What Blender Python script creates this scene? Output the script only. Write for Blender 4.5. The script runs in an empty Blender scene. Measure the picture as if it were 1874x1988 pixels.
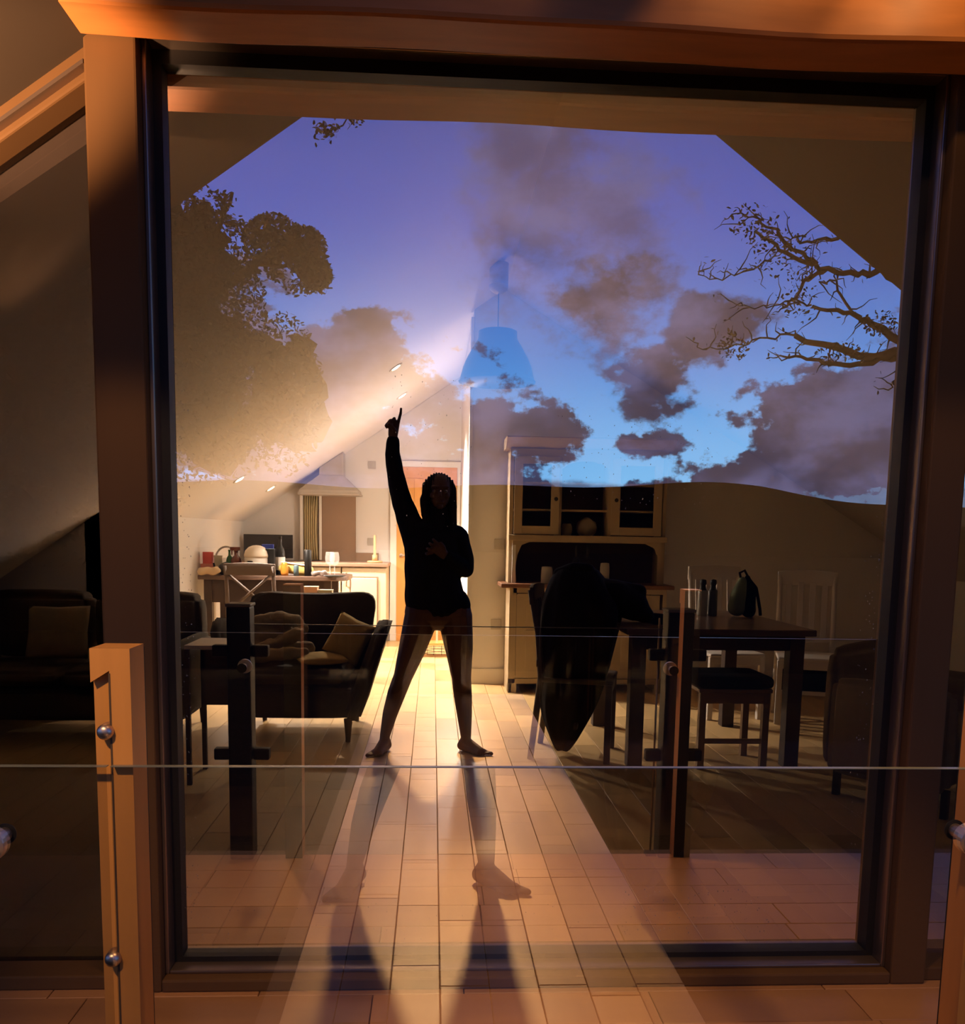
import bpy, bmesh, math, random
from mathutils import Vector, Matrix, noise as mn
random.seed(7)
PI = math.pi
sc = bpy.context.scene
C = sc.collection

# ------------------------------------------------------------------ camera
cam_d = bpy.data.cameras.new('camera'); cam = bpy.data.objects.new('camera', cam_d); C.objects.link(cam)
cam_d.sensor_fit = 'HORIZONTAL'; cam_d.sensor_width = 36.0
cam_d.lens = 1733.0 / 1874.0 * 36.0
cam_d.shift_x = 0.0; cam_d.shift_y = 255.0 / 1874.0
cam_d.clip_start = 0.02; cam_d.clip_end = 900
_m = Matrix.Rotation(math.radians(-3.27), 4, 'Z') @ Matrix.Rotation(math.radians(-6.9), 4, 'X') @ Matrix.Rotation(math.radians(-1.0), 4, 'Y') @ Matrix.Rotation(PI / 2, 4, 'X')
_m.translation = (0, 0, 1.23); cam.matrix_world = _m
sc.camera = cam
sc.view_settings.view_transform = 'Standard'; sc.view_settings.look = 'None'
sc.view_settings.exposure = 0.0; sc.view_settings.gamma = 1.0; sc.view_settings.use_curve_mapping = False
sc.cycles.max_bounces = 9; sc.cycles.diffuse_bounces = 5; sc.cycles.glossy_bounces = 4
sc.cycles.transparent_max_bounces = 16; sc.cycles.sample_clamp_indirect = 4.0
sc.cycles.caustics_reflective = False; sc.cycles.caustics_refractive = False

WR = 0.62        # reflectance of the coated window glass
BR = 0.36        # reflectance of the balustrade glass

# ------------------------------------------------------------------ dusk sky
wd = bpy.data.worlds.new('dusk'); sc.world = wd; wd.use_nodes = True
nt = wd.node_tree; nt.nodes.clear(); NN = nt.nodes; LK = nt.links
def wn(t, **k):
    n = NN.new(t)
    for a, b in k.items(): setattr(n, a, b)
    return n
def wmath(op, a, b=None, clamp=False):
    n = wn('ShaderNodeMath', operation=op); n.use_clamp = clamp
    for i, v in enumerate((a, b)):
        if v is None: continue
        if isinstance(v, (int, float)): n.inputs[i].default_value = v
        else: LK.new(v, n.inputs[i])
    return n.outputs[0]
def wmap(v, a, b, c=0.0, d=1.0, smooth=True):
    n = wn('ShaderNodeMapRange'); n.interpolation_type = 'SMOOTHSTEP' if smooth else 'LINEAR'
    LK.new(v, n.inputs[0])
    for i, x in enumerate((a, b, c, d)): n.inputs[i + 1].default_value = x
    return n.outputs[0]
def wmix(f, a, b):
    n = wn('ShaderNodeMix', data_type='RGBA')
    if isinstance(f, float): n.inputs[0].default_value = f
    else: LK.new(f, n.inputs[0])
    for i, v in ((6, a), (7, b)):
        if isinstance(v, tuple): n.inputs[i].default_value = (*v, 1)
        else: LK.new(v, n.inputs[i])
    return n.outputs[2]
tc = wn('ShaderNodeTexCoord'); sep = wn('ShaderNodeSeparateXYZ'); LK.new(tc.outputs['Generated'], sep.inputs[0])
def wnoise(scale, detail, rough=0.55, off=(0, 0, 0), sz=1.6):
    mp = wn('ShaderNodeMapping'); mp.inputs['Location'].default_value = off; mp.inputs['Scale'].default_value = (1, 1, sz)
    LK.new(tc.outputs['Generated'], mp.inputs[0])
    n = wn('ShaderNodeTexNoise'); LK.new(mp.outputs[0], n.inputs['Vector'])
    n.inputs['Scale'].default_value = scale; n.inputs['Detail'].default_value = detail; n.inputs['Roughness'].default_value = rough
    return n.outputs['Fac']
el = sep.outputs['Z']
g1 = wmix(wmap(el, 0.08, 0.34), (0.105, 0.34, 0.80), (0.062, 0.105, 0.45))
g2 = wmix(wmap(el, 0.30, 0.50), g1, (0.032, 0.055, 0.25)); g2 = wmix(wmap(el, 0.46, 0.85), g2, (0.008, 0.012, 0.055))
east = wmap(sep.outputs['X'], 0.0, 0.35)                      # afterglow end of the sky
g3 = wmix(wmath('MULTIPLY', wmap(el, 0.20, 0.03), wmap(sep.outputs['X'], -0.1, 0.22)), g2, (0.24, 0.55, 0.92))
n1 = wnoise(15.0, 9.0, 0.6); n2 = wnoise(48.0, 6.0, 0.6, (3, 1, 2), 1.2); n3 = wnoise(3.2, 6.0, 0.5, (5, 2, 0))
edge = wmath('ADD', wmath('MULTIPLY', wmath('SUBTRACT', n1, 0.5), 3.0), wmath('MULTIPLY', wmath('SUBTRACT', n2, 0.5), 1.6))
def cloud(x, z, rx, rz, soft=0.16, w=1.0):
    mp = wn('ShaderNodeMapping', vector_type='POINT')
    y = -math.sqrt(max(0.0, 1 - x * x - z * z))
    mp.inputs['Scale'].default_value = (1 / rx, 1.0, 1 / rz); mp.inputs['Location'].default_value = (-x / rx, -y, -z / rz)
    LK.new(tc.outputs['Generated'], mp.inputs[0])
    ln = wn('ShaderNodeVectorMath', operation='LENGTH'); LK.new(mp.outputs[0], ln.inputs[0])
    d = wmath('ADD', ln.outputs['Value'], edge)
    return wmath('MULTIPLY', wmap(d, 1.0 + soft, 1.0 - soft), w)
clouds = None
for a in [(.425, .115, .105, .060), (.385, .070, .10, .030), (.47, .15, .07, .05), (.33, .062, .06, .026), (.23, .100, .040, .016),
          (.275, .215, .045, .032, .3), (.225, .165, .036, .040, .25), (.175, .240, .060, .045, .45), (.10, .36, .060, .09, .6, .75), (.175, .33, .055, .05, .6, .7),
          (.105, .112, .052, .032), (.065, .108, .055, .040), (-.075, .195, .045, .045), (-.12, .15, .09, .06), (-.2, .12, .12, .08), (-.25, .20, .10, .08),
          (-.17, .10, .26, .085), (-.10, .13, .12, .07), (.24, .052, .05, .012), (.02, .07, .1, .03), (.6, .12, .12, .07)]:
    c = cloud(*a); clouds = c if clouds is None else wmath('MAXIMUM', clouds, c)
bank = wmap(wmath('ADD', el, wmath('MULTIPLY', wmath('SUBTRACT', n1, 0.5), 0.03)), 0.064, 0.055)
clouds = wmath('MAXIMUM', clouds, wmath('MULTIPLY', bank, 0.8))
wild = wmath('MULTIPLY', wmap(n3, 0.60, 0.72), wmap(sep.outputs['Y'], -0.75, -0.45))   # scattered cloud over the rest of the sky
clouds = wmath('MAXIMUM', clouds, wild)
ccol = wmix(wmap(wnoise(11.0, 8.0, 0.6, (7, 3, 1)), 0.38, 0.66), (0.040, 0.038, 0.078), (0.10, 0.105, 0.23))
sky = wmix(clouds, g3, ccol)
sky = wmix(wmap(sep.outputs['Y'], -0.35, 0.5), sky, (0.012, 0.016, 0.06))       # night side of the sky
sky = wmix(wmap(el, 0.0, -0.02), sky, (0.01, 0.01, 0.012))
bg = wn('ShaderNodeBackground'); LK.new(sky, bg.inputs[0]); bg.inputs[1].default_value = 1.0 / WR * 0.92
wo = wn('ShaderNodeOutputWorld'); LK.new(bg.outputs[0], wo.inputs[0])

# ------------------------------------------------------------------ lamps
def light(name, typ, loc, energy, col, size=0.05, target=None, angle=None, blend=0.5):
    d = bpy.data.lights.new(name, typ); d.energy = energy; d.color = col
    if typ == 'AREA': d.size = size
    else: d.shadow_soft_size = size
    if typ == 'SPOT': d.spot_size = math.radians(angle); d.spot_blend = blend
    o = bpy.data.objects.new(name, d); C.objects.link(o); o.location = loc
    if target is not None: o.rotation_euler = (Vector(target) - Vector(loc)).to_track_quat('-Z', 'Y').to_euler()
    return o
WARM = (1.0, 0.60, 0.27); KIT = (1.0, 0.95, 0.98)
DL = [(-0.32, 7.55), (-0.32, 9.05), (-1.66, 7.85), (-1.66, 9.35)]
def ceil_l(x): return 2.80 + 0.68 * x
for (x, y) in DL:
    light('downlight_lamp', 'SPOT', (x + 0.03, y, ceil_l(x) - 0.05), 930, KIT, 0.04, (x + (1.3 if x < -1 else .3), y - .3, 0), 116, 1.0)
light('kitchen_fill', 'POINT', (0.24, 8.7, 1.35), 90, KIT, 0.07)  # added fill point without a fixture, brightens ceiling and kitchen end
# added spots behind the camera, brighten the boards mirrored in the balustrade
light('mirror_strip_fill', 'SPOT', (0.10, -2.9, 2.4), 520, (1.0, 0.58, 0.24), 0.08, (0.14, -1.15, 0), 31, 0.8)
light('mirror_strip_fill', 'SPOT', (0.12, -2.6, 2.4), 860, (1.0, 0.58, 0.24), 0.08, (0.17, 0.30, 0), 24, 1.0)
light('post_spot', 'SPOT', (-0.95, 0.30, 2.1), 85, WARM, 0.05, (-0.50, 1.45, 0.70), 44, 0.6)
light('post_spot', 'SPOT', (1.15, 0.55, 2.0), 60, WARM, 0.05, (0.98, 1.45, 0.55), 44, 0.6)
light('soffit_fill', 'SPOT', (-1.45, 1.25, 1.45), 460, (1.0, 0.55, 0.30), 0.04, (-1.16, 2.05, 2.15), 36, 0.8)  # added fill without a fixture, brightens the left soffit
light('frame_fill', 'SPOT', (-0.60, 1.38, 1.92), 15, (1.0, 0.58, 0.30), 0.04, (-0.80, 2.30, 1.10), 50, 0.6)  # pair of added fills without fixtures, warms the window frame
light('frame_fill', 'SPOT', (1.10, 1.38, 1.92), 6, (1.0, 0.58, 0.30), 0.04, (1.36, 2.30, 1.10), 50, 0.6)
light('floor_spot', 'SPOT', (0.30, 1.35, 2.7), 85, (1.0, 0.50, 0.18), 0.05, (0.30, 2.02, 0), 58, 0.6)
light('beam_spot', 'SPOT', (0.80, 1.93, 2.72), 4, (1.0, 0.55, 0.22), 0.01, (0.78, 2.15, 2.44), 85, 0.35)
light('beam_spot', 'SPOT', (1.15, 1.95, 2.56), 2.5, (1.0, 0.55, 0.22), 0.01, (1.13, 2.15, 2.42), 90, 0.35)
light('beam_spot', 'SPOT', (0.2, 1.80, 2.95), 9, (1.0, 0.55, 0.22), 0.02, (0.15, 2.15, 2.42), 90, 0.5)

# ------------------------------------------------------------------ materials
MATS = {}
def mat(name, col, rough=0.6, metal=0.0, var=0.12, scale=6.0, stretch=(1, 1, 1), bump=0.0, spec=0.5, emit=0.0, trans=0.0, rand=0.0):
    if name in MATS: return MATS[name]
    m = bpy.data.materials.new(name); m.use_nodes = True; t = m.node_tree; b = t.nodes['Principled BSDF']
    b.inputs['Roughness'].default_value = rough; b.inputs['Metallic'].default_value = metal
    b.inputs['Specular IOR Level'].default_value = spec * .7
    if emit: b.inputs['Emission Color'].default_value = (*col, 1); b.inputs['Emission Strength'].default_value = emit
    if trans: b.inputs['Transmission Weight'].default_value = trans
    co = t.nodes.new('ShaderNodeTexCoord'); mp = t.nodes.new('ShaderNodeMapping'); mp.inputs['Scale'].default_value = stretch
    t.links.new(co.outputs['Object'], mp.inputs[0])
    nz = t.nodes.new('ShaderNodeTexNoise'); nz.inputs['Scale'].default_value = scale; nz.inputs['Detail'].default_value = 5
    t.links.new(mp.outputs[0], nz.inputs['Vector'])
    mx = t.nodes.new('ShaderNodeMix'); mx.data_type = 'RGBA'
    mx.inputs[6].default_value = (*[c * (1 - var) for c in col], 1); mx.inputs[7].default_value = (*[min(1, c * (1 + var)) for c in col], 1)
    fac = nz.outputs['Fac']
    if rand:
        oi = t.nodes.new('ShaderNodeObjectInfo'); ad = t.nodes.new('ShaderNodeMath'); ad.operation = 'MULTIPLY_ADD'
        t.links.new(oi.outputs['Random'], ad.inputs[0]); ad.inputs[1].default_value = rand
        mlt = t.nodes.new('ShaderNodeMath'); mlt.operation = 'MULTIPLY'; mlt.inputs[1].default_value = 1 - rand
        t.links.new(fac, mlt.inputs[0]); t.links.new(mlt.outputs[0], ad.inputs[2]); fac = ad.outputs[0]
        va = t.nodes.new('ShaderNodeVectorMath'); va.operation = 'ADD'
        sc3 = t.nodes.new('ShaderNodeMath'); sc3.operation = 'MULTIPLY'; sc3.inputs[1].default_value = 37.0
        t.links.new(oi.outputs['Random'], sc3.inputs[0]); t.links.new(co.outputs['Object'], va.inputs[0]); t.links.new(sc3.outputs[0], va.inputs[1])
        t.links.new(va.outputs[0], mp.inputs[0])
    t.links.new(fac, mx.inputs[0]); t.links.new(mx.outputs[2], b.inputs['Base Color'])
    if bump:
        bp = t.nodes.new('ShaderNodeBump'); bp.inputs['Strength'].default_value = bump; bp.inputs['Distance'].default_value = 0.004
        t.links.new(nz.outputs['Fac'], bp.inputs['Height']); t.links.new(bp.outputs[0], b.inputs['Normal'])
    MATS[name] = m; return m
def pane_mat(name, r, tint=(1, 1, 1)):
    """coated glass: reflects a share r of what is in front of it, lets the rest through unbent"""
    m = bpy.data.materials.new(name); m.use_nodes = True; t = m.node_tree; t.nodes.clear()
    tr = t.nodes.new('ShaderNodeBsdfTransparent'); tr.inputs[0].default_value = (*tint, 1)
    gl = t.nodes.new('ShaderNodeBsdfGlossy'); gl.inputs['Roughness'].default_value = 0.0; gl.inputs[0].default_value = (1, 1, 1, 1)
    lw = t.nodes.new('ShaderNodeLayerWeight'); lw.inputs[0].default_value = 0.2
    mr = t.nodes.new('ShaderNodeMapRange'); mr.inputs[1].default_value = 0; mr.inputs[2].default_value = 1; mr.inputs[3].default_value = r; mr.inputs[4].default_value = min(1, r + 0.5)
    pw = t.nodes.new('ShaderNodeMath'); pw.operation = 'POWER'; pw.inputs[1].default_value = 3
    t.links.new(lw.outputs['Facing'], pw.inputs[0]); t.links.new(pw.outputs[0], mr.inputs[0])
    ge = t.nodes.new('ShaderNodeNewGeometry'); bf = t.nodes.new('ShaderNodeMath'); bf.operation = 'MULTIPLY_ADD'      # coated on one face only
    bf.inputs[1].default_value = -.94; bf.inputs[2].default_value = 1; t.links.new(ge.outputs['Backfacing'], bf.inputs[0])
    ml = t.nodes.new('ShaderNodeMath'); ml.operation = 'MULTIPLY'; t.links.new(mr.outputs[0], ml.inputs[0]); t.links.new(bf.outputs[0], ml.inputs[1])
    mx = t.nodes.new('ShaderNodeMixShader'); t.links.new(ml.outputs[0], mx.inputs[0])
    t.links.new(tr.outputs[0], mx.inputs[1]); t.links.new(gl.outputs[0], mx.inputs[2])
    o = t.nodes.new('ShaderNodeOutputMaterial'); t.links.new(mx.outputs[0], o.inputs[0]); return m
M_pane = pane_mat('window_glass', WR, (1, .89, .72)); M_bal = pane_mat('balustrade_glass', BR); M_clear = pane_mat('clear_glass', 0.03); M_plain = pane_mat('dimmed_glass', 0.06, (.22, .19, .17))  # left pane's glass is tinted dark to dim the room behind it
M_edge = mat('glass_edge', (0.16, 0.17, 0.14), 0.2, 0, 0.1, spec=0.8)
M_plank = mat('floor_oak', (0.56, 0.37, 0.165), 0.36, 0, 0.48, 3.0, (5, 0.8, 1), 0.05, rand=0.6)
M_plankx = mat('floor_oak_cross', (0.50, 0.25, 0.10), 0.38, 0, 0.34, 3.0, (0.8, 5, 1), 0.05, rand=0.6)
M_sub = mat('floor_joint', (0.10, 0.06, 0.03), 0.8)
M_wall = mat('wall_plaster', (0.76, 0.72, 0.67), 0.85, 0, 0.03, 3)
M_ceil = mat('ceiling_plaster', (0.80, 0.77, 0.74), 0.9, 0, 0.03, 2)
M_trim = mat('white_gloss', (0.80, 0.77, 0.70), 0.4, 0, 0.03)
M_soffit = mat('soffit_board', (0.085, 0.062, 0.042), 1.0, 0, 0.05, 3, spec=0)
M_beam = mat('beam_timber', (0.54, 0.20, 0.05), 0.5, 0, 0.35, 3, (1.2, 7, 7), 0.1)
M_post = mat('post_timber', (0.68, 0.30, 0.07), 0.42, 0, 0.18, 4, (7, 7, 0.8), 0.05)
M_frame = mat('frame_aluminium', (0.13, 0.068, 0.026), 0.6, 0.0, 0.08, 2, (8, 8, 0.3), spec=.12)
M_gask = mat('rubber_gasket', (0.010, 0.008, 0.007), 0.6)
M_steel = mat('brushed_steel', (0.6, 0.50, 0.42), 0.38, 1.0, 0.05)
M_black = mat('black_metal', (0.008, 0.007, 0.006), 0.5)
M_door = mat('oak_door', (0.62, 0.30, 0.085), 0.5, 0, 0.15, 3, (6, 6, 0.7))
M_cream = mat('cream_paint', (0.72, 0.62, 0.42), 0.5, 0, 0.04)
M_dress = mat('dresser_paint', (0.42, 0.32, 0.19), 0.55, 0, 0.06)
M_dtop = mat('dresser_oak_top', (0.17, 0.075, 0.035), 0.5, 0, 0.2, 3, (1, 6, 6))
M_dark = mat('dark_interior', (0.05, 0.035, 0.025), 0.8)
M_sofa = mat('grey_upholstery', (0.055, 0.040, 0.024), 0.95, 0, 0.2, 40, bump=0.2)
M_throw = mat('grey_throw', (0.22, 0.16, 0.09), 0.95, 0, 0.25, 30, bump=0.3)
M_cush = mat('mustard_cushion', (0.36, 0.24, 0.08), 0.95, 0, 0.25, 30, bump=0.2)
M_coat = mat('black_wool', (0.006, 0.006, 0.008), 0.95, 0, 0.2, 30, spec=0.1)
M_top = mat('black_jersey', (0.006, 0.006, 0.009), 0.9, 0, 0.2, 30, spec=0.1)
M_hair = mat('dark_hair', (0.008, 0.006, 0.005), 0.7, 0, 0.3, 20, (8, 8, 1), spec=0.2)
M_skin = mat('skin', (0.06, 0.026, 0.015), 0.6, 0, 0.06, spec=0.3)
M_table = mat('table_top_walnut', (0.11, 0.065, 0.045), 0.28, 0, 0.25, 3, (1, 6, 6))
M_tleg = mat('dark_table_leg', (0.05, 0.03, 0.02), 0.6)
M_chairw = mat('white_chair_paint', (0.62, 0.56, 0.50), 0.5, 0, 0.05)
M_chaird = mat('taupe_chair_paint', (0.085, 0.058, 0.042), 0.55, 0, 0.08)
M_work = mat('worktop', (0.30, 0.19, 0.13), 0.4, 0, 0.15, 12)
M_hood = mat('hood_paint', (0.40, 0.35, 0.30), 0.5, 0, 0.05)
M_splash = mat('splashback', (0.27, 0.18, 0.12), 0.3, 0, 0.08)
M_olive = mat('olive_curtain', (0.42, 0.34, 0.18), 0.85, 0, 0.12, 6, (8, 8, 1))
M_screen = mat('dark_screen', (0.02, 0.018, 0.018), 0.25)
M_switch = mat('switch_plate', (0.46, 0.42, 0.36), 0.4)
M_shade = mat('lamp_enamel', (0.016, 0.02, 0.03), 0.45)
M_bulb = mat('lit_lens', (1.0, 0.86, 0.66), 0.5, emit=22.0, var=0.0)
M_bulb2 = mat('lit_globe', (1.0, 0.8, 0.55), 0.5, emit=3.0, var=0.0)
M_wine = mat('drinking_glass', (.9, .86, .80), .1, var=0); M_wine.node_tree.nodes['Principled BSDF'].inputs['Alpha'].default_value = .2  # milky white colour stands in for the glasses' bright reflections
M_hill = mat('hillside', (0.010, 0.009, 0.009), 1.0, 0, 0.2, 0.05, spec=0)
M_bark = mat('bark', (0.020, 0.014, 0.010), 1.0, 0, 0.2, 5, spec=0)
M_leaf = mat('leaf', (0.022, 0.018, 0.010), 1.0, 0, 0.3, 2, spec=0)
def flat(n, c, r=0.6, **k): return mat(n, c, r, **k)

# ------------------------------------------------------------------ mesh helpers
def link(o, parent=None):
    C.objects.link(o)
    if parent is not None: o.parent = parent
    return o
def obj(name, bm, m, parent=None, smooth=False, bevel=0.0, loc=None):
    me = bpy.data.meshes.new(name)
    bmesh.ops.recalc_face_normals(bm, faces=bm.faces); bm.to_mesh(me); bm.free()
    if smooth:
        for p in me.polygons: p.use_smooth = True
    me.materials.append(m); o = bpy.data.objects.new(name, me); link(o, parent)
    if loc: o.location = loc
    if bevel:
        b = o.modifiers.new('bevel', 'BEVEL'); b.width = bevel; b.segments = 2; b.limit_method = 'ANGLE'
    return o
def tag(o, label, cat, group=None, kind=None):
    if label: o['label'] = label
    if cat: o['category'] = cat
    if group: o['group'] = group
    if kind: o['kind'] = kind
    return o
def thing(name, label, cat, loc=(0, 0, 0), rz=0.0, group=None):
    o = bpy.data.objects.new(name, None); C.objects.link(o); o.location = loc; o.rotation_euler = (0, 0, rz)
    o.empty_display_size = 0.1
    return tag(o, label, cat, group)
def struct(o): o['kind'] = 'structure'; return o
def bx(bm, x0, x1, y0, y1, z0, z1, rot=None, org=None):
    vs = [bm.verts.new((x, y, z)) for x in (x0, x1) for y in (y0, y1) for z in (z0, z1)]
    for f in ((0, 1, 3, 2), (4, 6, 7, 5), (0, 4, 5, 1), (2, 3, 7, 6), (0, 2, 6, 4), (1, 5, 7, 3)):
        bm.faces.new([vs[i] for i in f])
    if rot is not None:
        bmesh.ops.rotate(bm, verts=vs, cent=org or ((x0 + x1) / 2, (y0 + y1) / 2, (z0 + z1) / 2), matrix=rot)
    return vs
def box(name, d, m, parent=None, bevel=0.0, rot=None, org=None, smooth=False):
    bm = bmesh.new(); bx(bm, *d, rot=rot, org=org); return obj(name, bm, m, parent, smooth, bevel)
def prism(bm, pts, axis, a, b):
    """extrude a 2-D outline between a and b along an axis ('x','y','z')"""
    def v(p, t): return {'x': (t, p[0], p[1]), 'y': (p[0], t, p[1]), 'z': (p[0], p[1], t)}[axis]
    A = [bm.verts.new(v(p, a)) for p in pts]; B = [bm.verts.new(v(p, b)) for p in pts]; n = len(pts)
    bm.faces.new(A); bm.faces.new(list(reversed(B)))
    for i in range(n): bm.faces.new((A[i], A[(i + 1) % n], B[(i + 1) % n], B[i]))
def lathe(bm, prof, c=(0, 0, 0), n=20, axis='z'):
    rings = []
    for (r, z) in prof:
        ring = []
        for k in range(n):
            a = 2 * PI * k / n; p = (r * math.cos(a), r * math.sin(a), z)
            if axis == 'y': p = (p[0], p[2], p[1])
            if axis == 'x': p = (p[2], p[0], p[1])
            ring.append(bm.verts.new((c[0] + p[0], c[1] + p[1], c[2] + p[2])))
        rings.append(ring)
    for i in range(len(rings) - 1):
        for k in range(n): bm.faces.new((rings[i][k], rings[i][(k + 1) % n], rings[i + 1][(k + 1) % n], rings[i + 1][k]))
    if prof[0][0] > 1e-5: bm.faces.new(rings[0])
    if prof[-1][0] > 1e-5: bm.faces.new(list(reversed(rings[-1])))
def tube(bm, pts, rad, n=8, cap=True):
    pts = [Vector(p) for p in pts]; rings = []; prev = None
    for i, p in enumerate(pts):
        t = (pts[min(i + 1, len(pts) - 1)] - pts[max(i - 1, 0)]).normalized()
        if prev is None:
            u = t.orthogonal().normalized()
        else: u = (prev - t * prev.dot(t)).normalized()
        prev = u; w = t.cross(u); r = rad[i] if isinstance(rad, (list, tuple)) else rad
        rings.append([bm.verts.new(p + (u * math.cos(2 * PI * k / n) + w * math.sin(2 * PI * k / n)) * r) for k in range(n)])
    for i in range(len(rings) - 1):
        for k in range(n): bm.faces.new((rings[i][k], rings[i][(k + 1) % n], rings[i + 1][(k + 1) % n], rings[i + 1][k]))
    if cap: bm.faces.new(rings[0]); bm.faces.new(list(reversed(rings[-1])))
def ell(bm, c, r, seg=16, rings=10, rot=None):
    M = Matrix.Translation(c) @ (rot.to_4x4() if rot is not None else Matrix.Identity(4)) @ Matrix.Diagonal((*r, 1))
    bmesh.ops.create_uvsphere(bm, u_segments=seg, v_segments=rings, radius=1, matrix=M)
def soft(o, bevel, sub=1, seg=3):
    b = o.modifiers.new('bevel', 'BEVEL'); b.width = bevel; b.segments = seg
    s = o.modifiers.new('sub', 'SUBSURF'); s.levels = sub; s.render_levels = sub
    for p in o.data.polygons: p.use_smooth = True
    return o
def copy_tree(o, parent=None):
    c = o.copy(); C.objects.link(c); c.parent = parent
    for ch in list(o.children): copy_tree(ch, c)
    return c
def bake(o):
    """freeze modifiers into the mesh"""
    dg = bpy.context.evaluated_depsgraph_get(); dg.update()
    me = bpy.data.meshes.new_from_object(o.evaluated_get(dg)); o.modifiers.clear(); o.data = me
    for p in me.polygons: p.use_smooth = True
    return o
rx = lambda a: Matrix.Rotation(a, 3, 'X'); ry = lambda a: Matrix.Rotation(a, 3, 'Y'); rzm = lambda a: Matrix.Rotation(a, 3, 'Z')

# ================================================================== the setting; the room reflected in the window is built solid beyond it
YB = 10.35   # back wall
YD = 7.35    # wall behind the dresser
floor = struct(box('floor', (-3.7, 4.4, 1.40, YB + 0.1, -0.06, -0.013), M_sub))
struct(box('mirror_strip_base', (-.44, .71, -2.05, 1.40, -0.06, -0.013), M_sub))  # added boards behind the camera, there for the balustrade reflection
M_surround = mat('shaded_surround', (0.035, 0.024, 0.014), 0.95, 0, 0.5, 60, spec=0)  # dark surround added in place of the shaded floor beside the boards
for _a, _b, _c, _d in ((-3.7, -.44, -3.4, 1.40), (.71, 4.4, -3.4, 1.40), (-.44, .71, -3.4, -2.05)): struct(box('dark_surround', (_a, _b, _c, _d, -0.10, -0.025), M_surround))
PL = {}
def plank_mesh(L, W, m):
    k = (round(L, 3), round(W, 3), m.name)
    if k not in PL:
        bm = bmesh.new(); g = 0.0012
        b = [(g, g), (L - g, g), (L - g, W - g), (g, W - g)] if m is M_plankx else [(g, g), (W - g, g), (W - g, L - g), (g, L - g)]
        c = 0.0018; cx = sum(p[0] for p in b) / 4; cy = sum(p[1] for p in b) / 4
        lo = [bm.verts.new((p[0], p[1], -0.012)) for p in b]; mi = [bm.verts.new((p[0], p[1], -c)) for p in b]
        tp = [bm.verts.new((p[0] + (c if p[0] < cx else -c), p[1] + (c if p[1] < cy else -c), 0)) for p in b]
        for A, B in ((lo, mi), (mi, tp)):
            for i in range(4): bm.faces.new((A[i], A[(i + 1) % 4], B[(i + 1) % 4], B[i]))
        bm.faces.new(tp); bm.faces.new(list(reversed(lo)))
        bmesh.ops.recalc_face_normals(bm, faces=bm.faces)
        me = bpy.data.meshes.new('floor_plank'); bm.to_mesh(me); bm.free(); me.materials.append(m); PL[k] = me
    return PL[k]
def stuff_planks(name, rows, m, x_off=0):
    bm = bmesh.new()
    for (x0, x1, y0, y1) in rows: bx(bm, x0 + .0012, x1 - .0012, y0 + .0012, y1 - .0012, -0.012, 0)
    o = obj(name, bm, m, floor); o['kind'] = 'stuff'; return o
W = 0.136; LS = [0.42, 0.6, 0.78]
rest = []; count = 0
i0 = -27
for i in range(i0, 33):
    x0 = i * W + 0.032; y = 2.44 - random.random() * 0.5; near = -0.95 < x0 < 1.75
    while y < YB:
        L = random.choice(LS); y0, y1 = max(y, 2.44), min(y + L, YB)
        if y1 - y0 > 0.02:
            if near and y0 >= 2.44 and y1 < YB and y1 - y0 == L:
                o = bpy.data.objects.new('floor_plank', plank_mesh(L, W, M_plank)); link(o, floor); o.location = (x0, y0, 0); count += 1
            elif near:
                Lr = round(y1 - y0, 2); o = bpy.data.objects.new('floor_plank', plank_mesh(max(Lr, .02), W, M_plank)); link(o, floor); o.location = (x0, y0, 0); count += 1
            else: rest.append((x0, x0 + W, y0, y1))
        y += L
stuff_planks('floor_planks_beyond', rest, M_plank)
rest = []
for j in range(6):                                   # cross-laid boards between balustrade and window
    y0 = 2.44 - (j + 1) * 0.16; x = -1.9 - random.random() * .4
    while x < 2.6:
        L = random.choice([0.55, 0.75, 1.0])
        if j < 3:
            o = bpy.data.objects.new('floor_plank', plank_mesh(L, 0.16, M_plankx)); link(o, floor); o.location = (x, y0, 0)
        else: rest.append((x, x + L, y0, y0 + .16))
        x += L
stuff_planks('terrace_planks_cross', rest, M_plankx)
rest = []
for i in range(-3, 5):
    x0 = i * W + 0.032; y = -2.04
    while y < 1.45:
        L = random.choice(LS); y1 = min(y + L, 1.478)
        if y1 - y > .03:
            o = bpy.data.objects.new('floor_plank', plank_mesh(round(y1 - y, 2), W, M_plank)); link(o, floor); o.location = (x0, y, 0)
        y += L

def wallbox(name, d, m=M_wall): return struct(box(name, d, m))
def cr(x): return 3.174 - 0.60 * (x - 0.55)             # right slope underside
def slope(name, f, xa, xb, ya, yb, m, t=0.12):
    bm = bmesh.new(); prism(bm, [(xa, f(xa)), (xb, f(xb)), (xb, f(xb) + t), (xa, f(xa) + t)], 'y', ya, yb)
    return struct(obj(name, bm, m))
slope('ceiling', ceil_l, -3.7, 0.55, 2.45, YB + .1, M_ceil)
slope('ceiling', cr, 0.55, 4.35, 2.45, YB + .1, mat('ceiling_plaster_shaded', (0.44, 0.40, 0.36), 0.9, 0, 0.03, 2))  # shade of the right slope is put into this darker plaster
bm = bmesh.new(); prism(bm, [(-2.25, 0), (4.3, 0), (4.3, cr(4.3)), (.55, 3.17), (-2.25, ceil_l(-2.25))], 'y', YB, YB + .1); struct(obj('wall_back', bm, M_wall))
wallbox('wall_left', (-2.25, -2.15, 5.95, YB, 0, ceil_l(-2.15) + .0))
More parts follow.
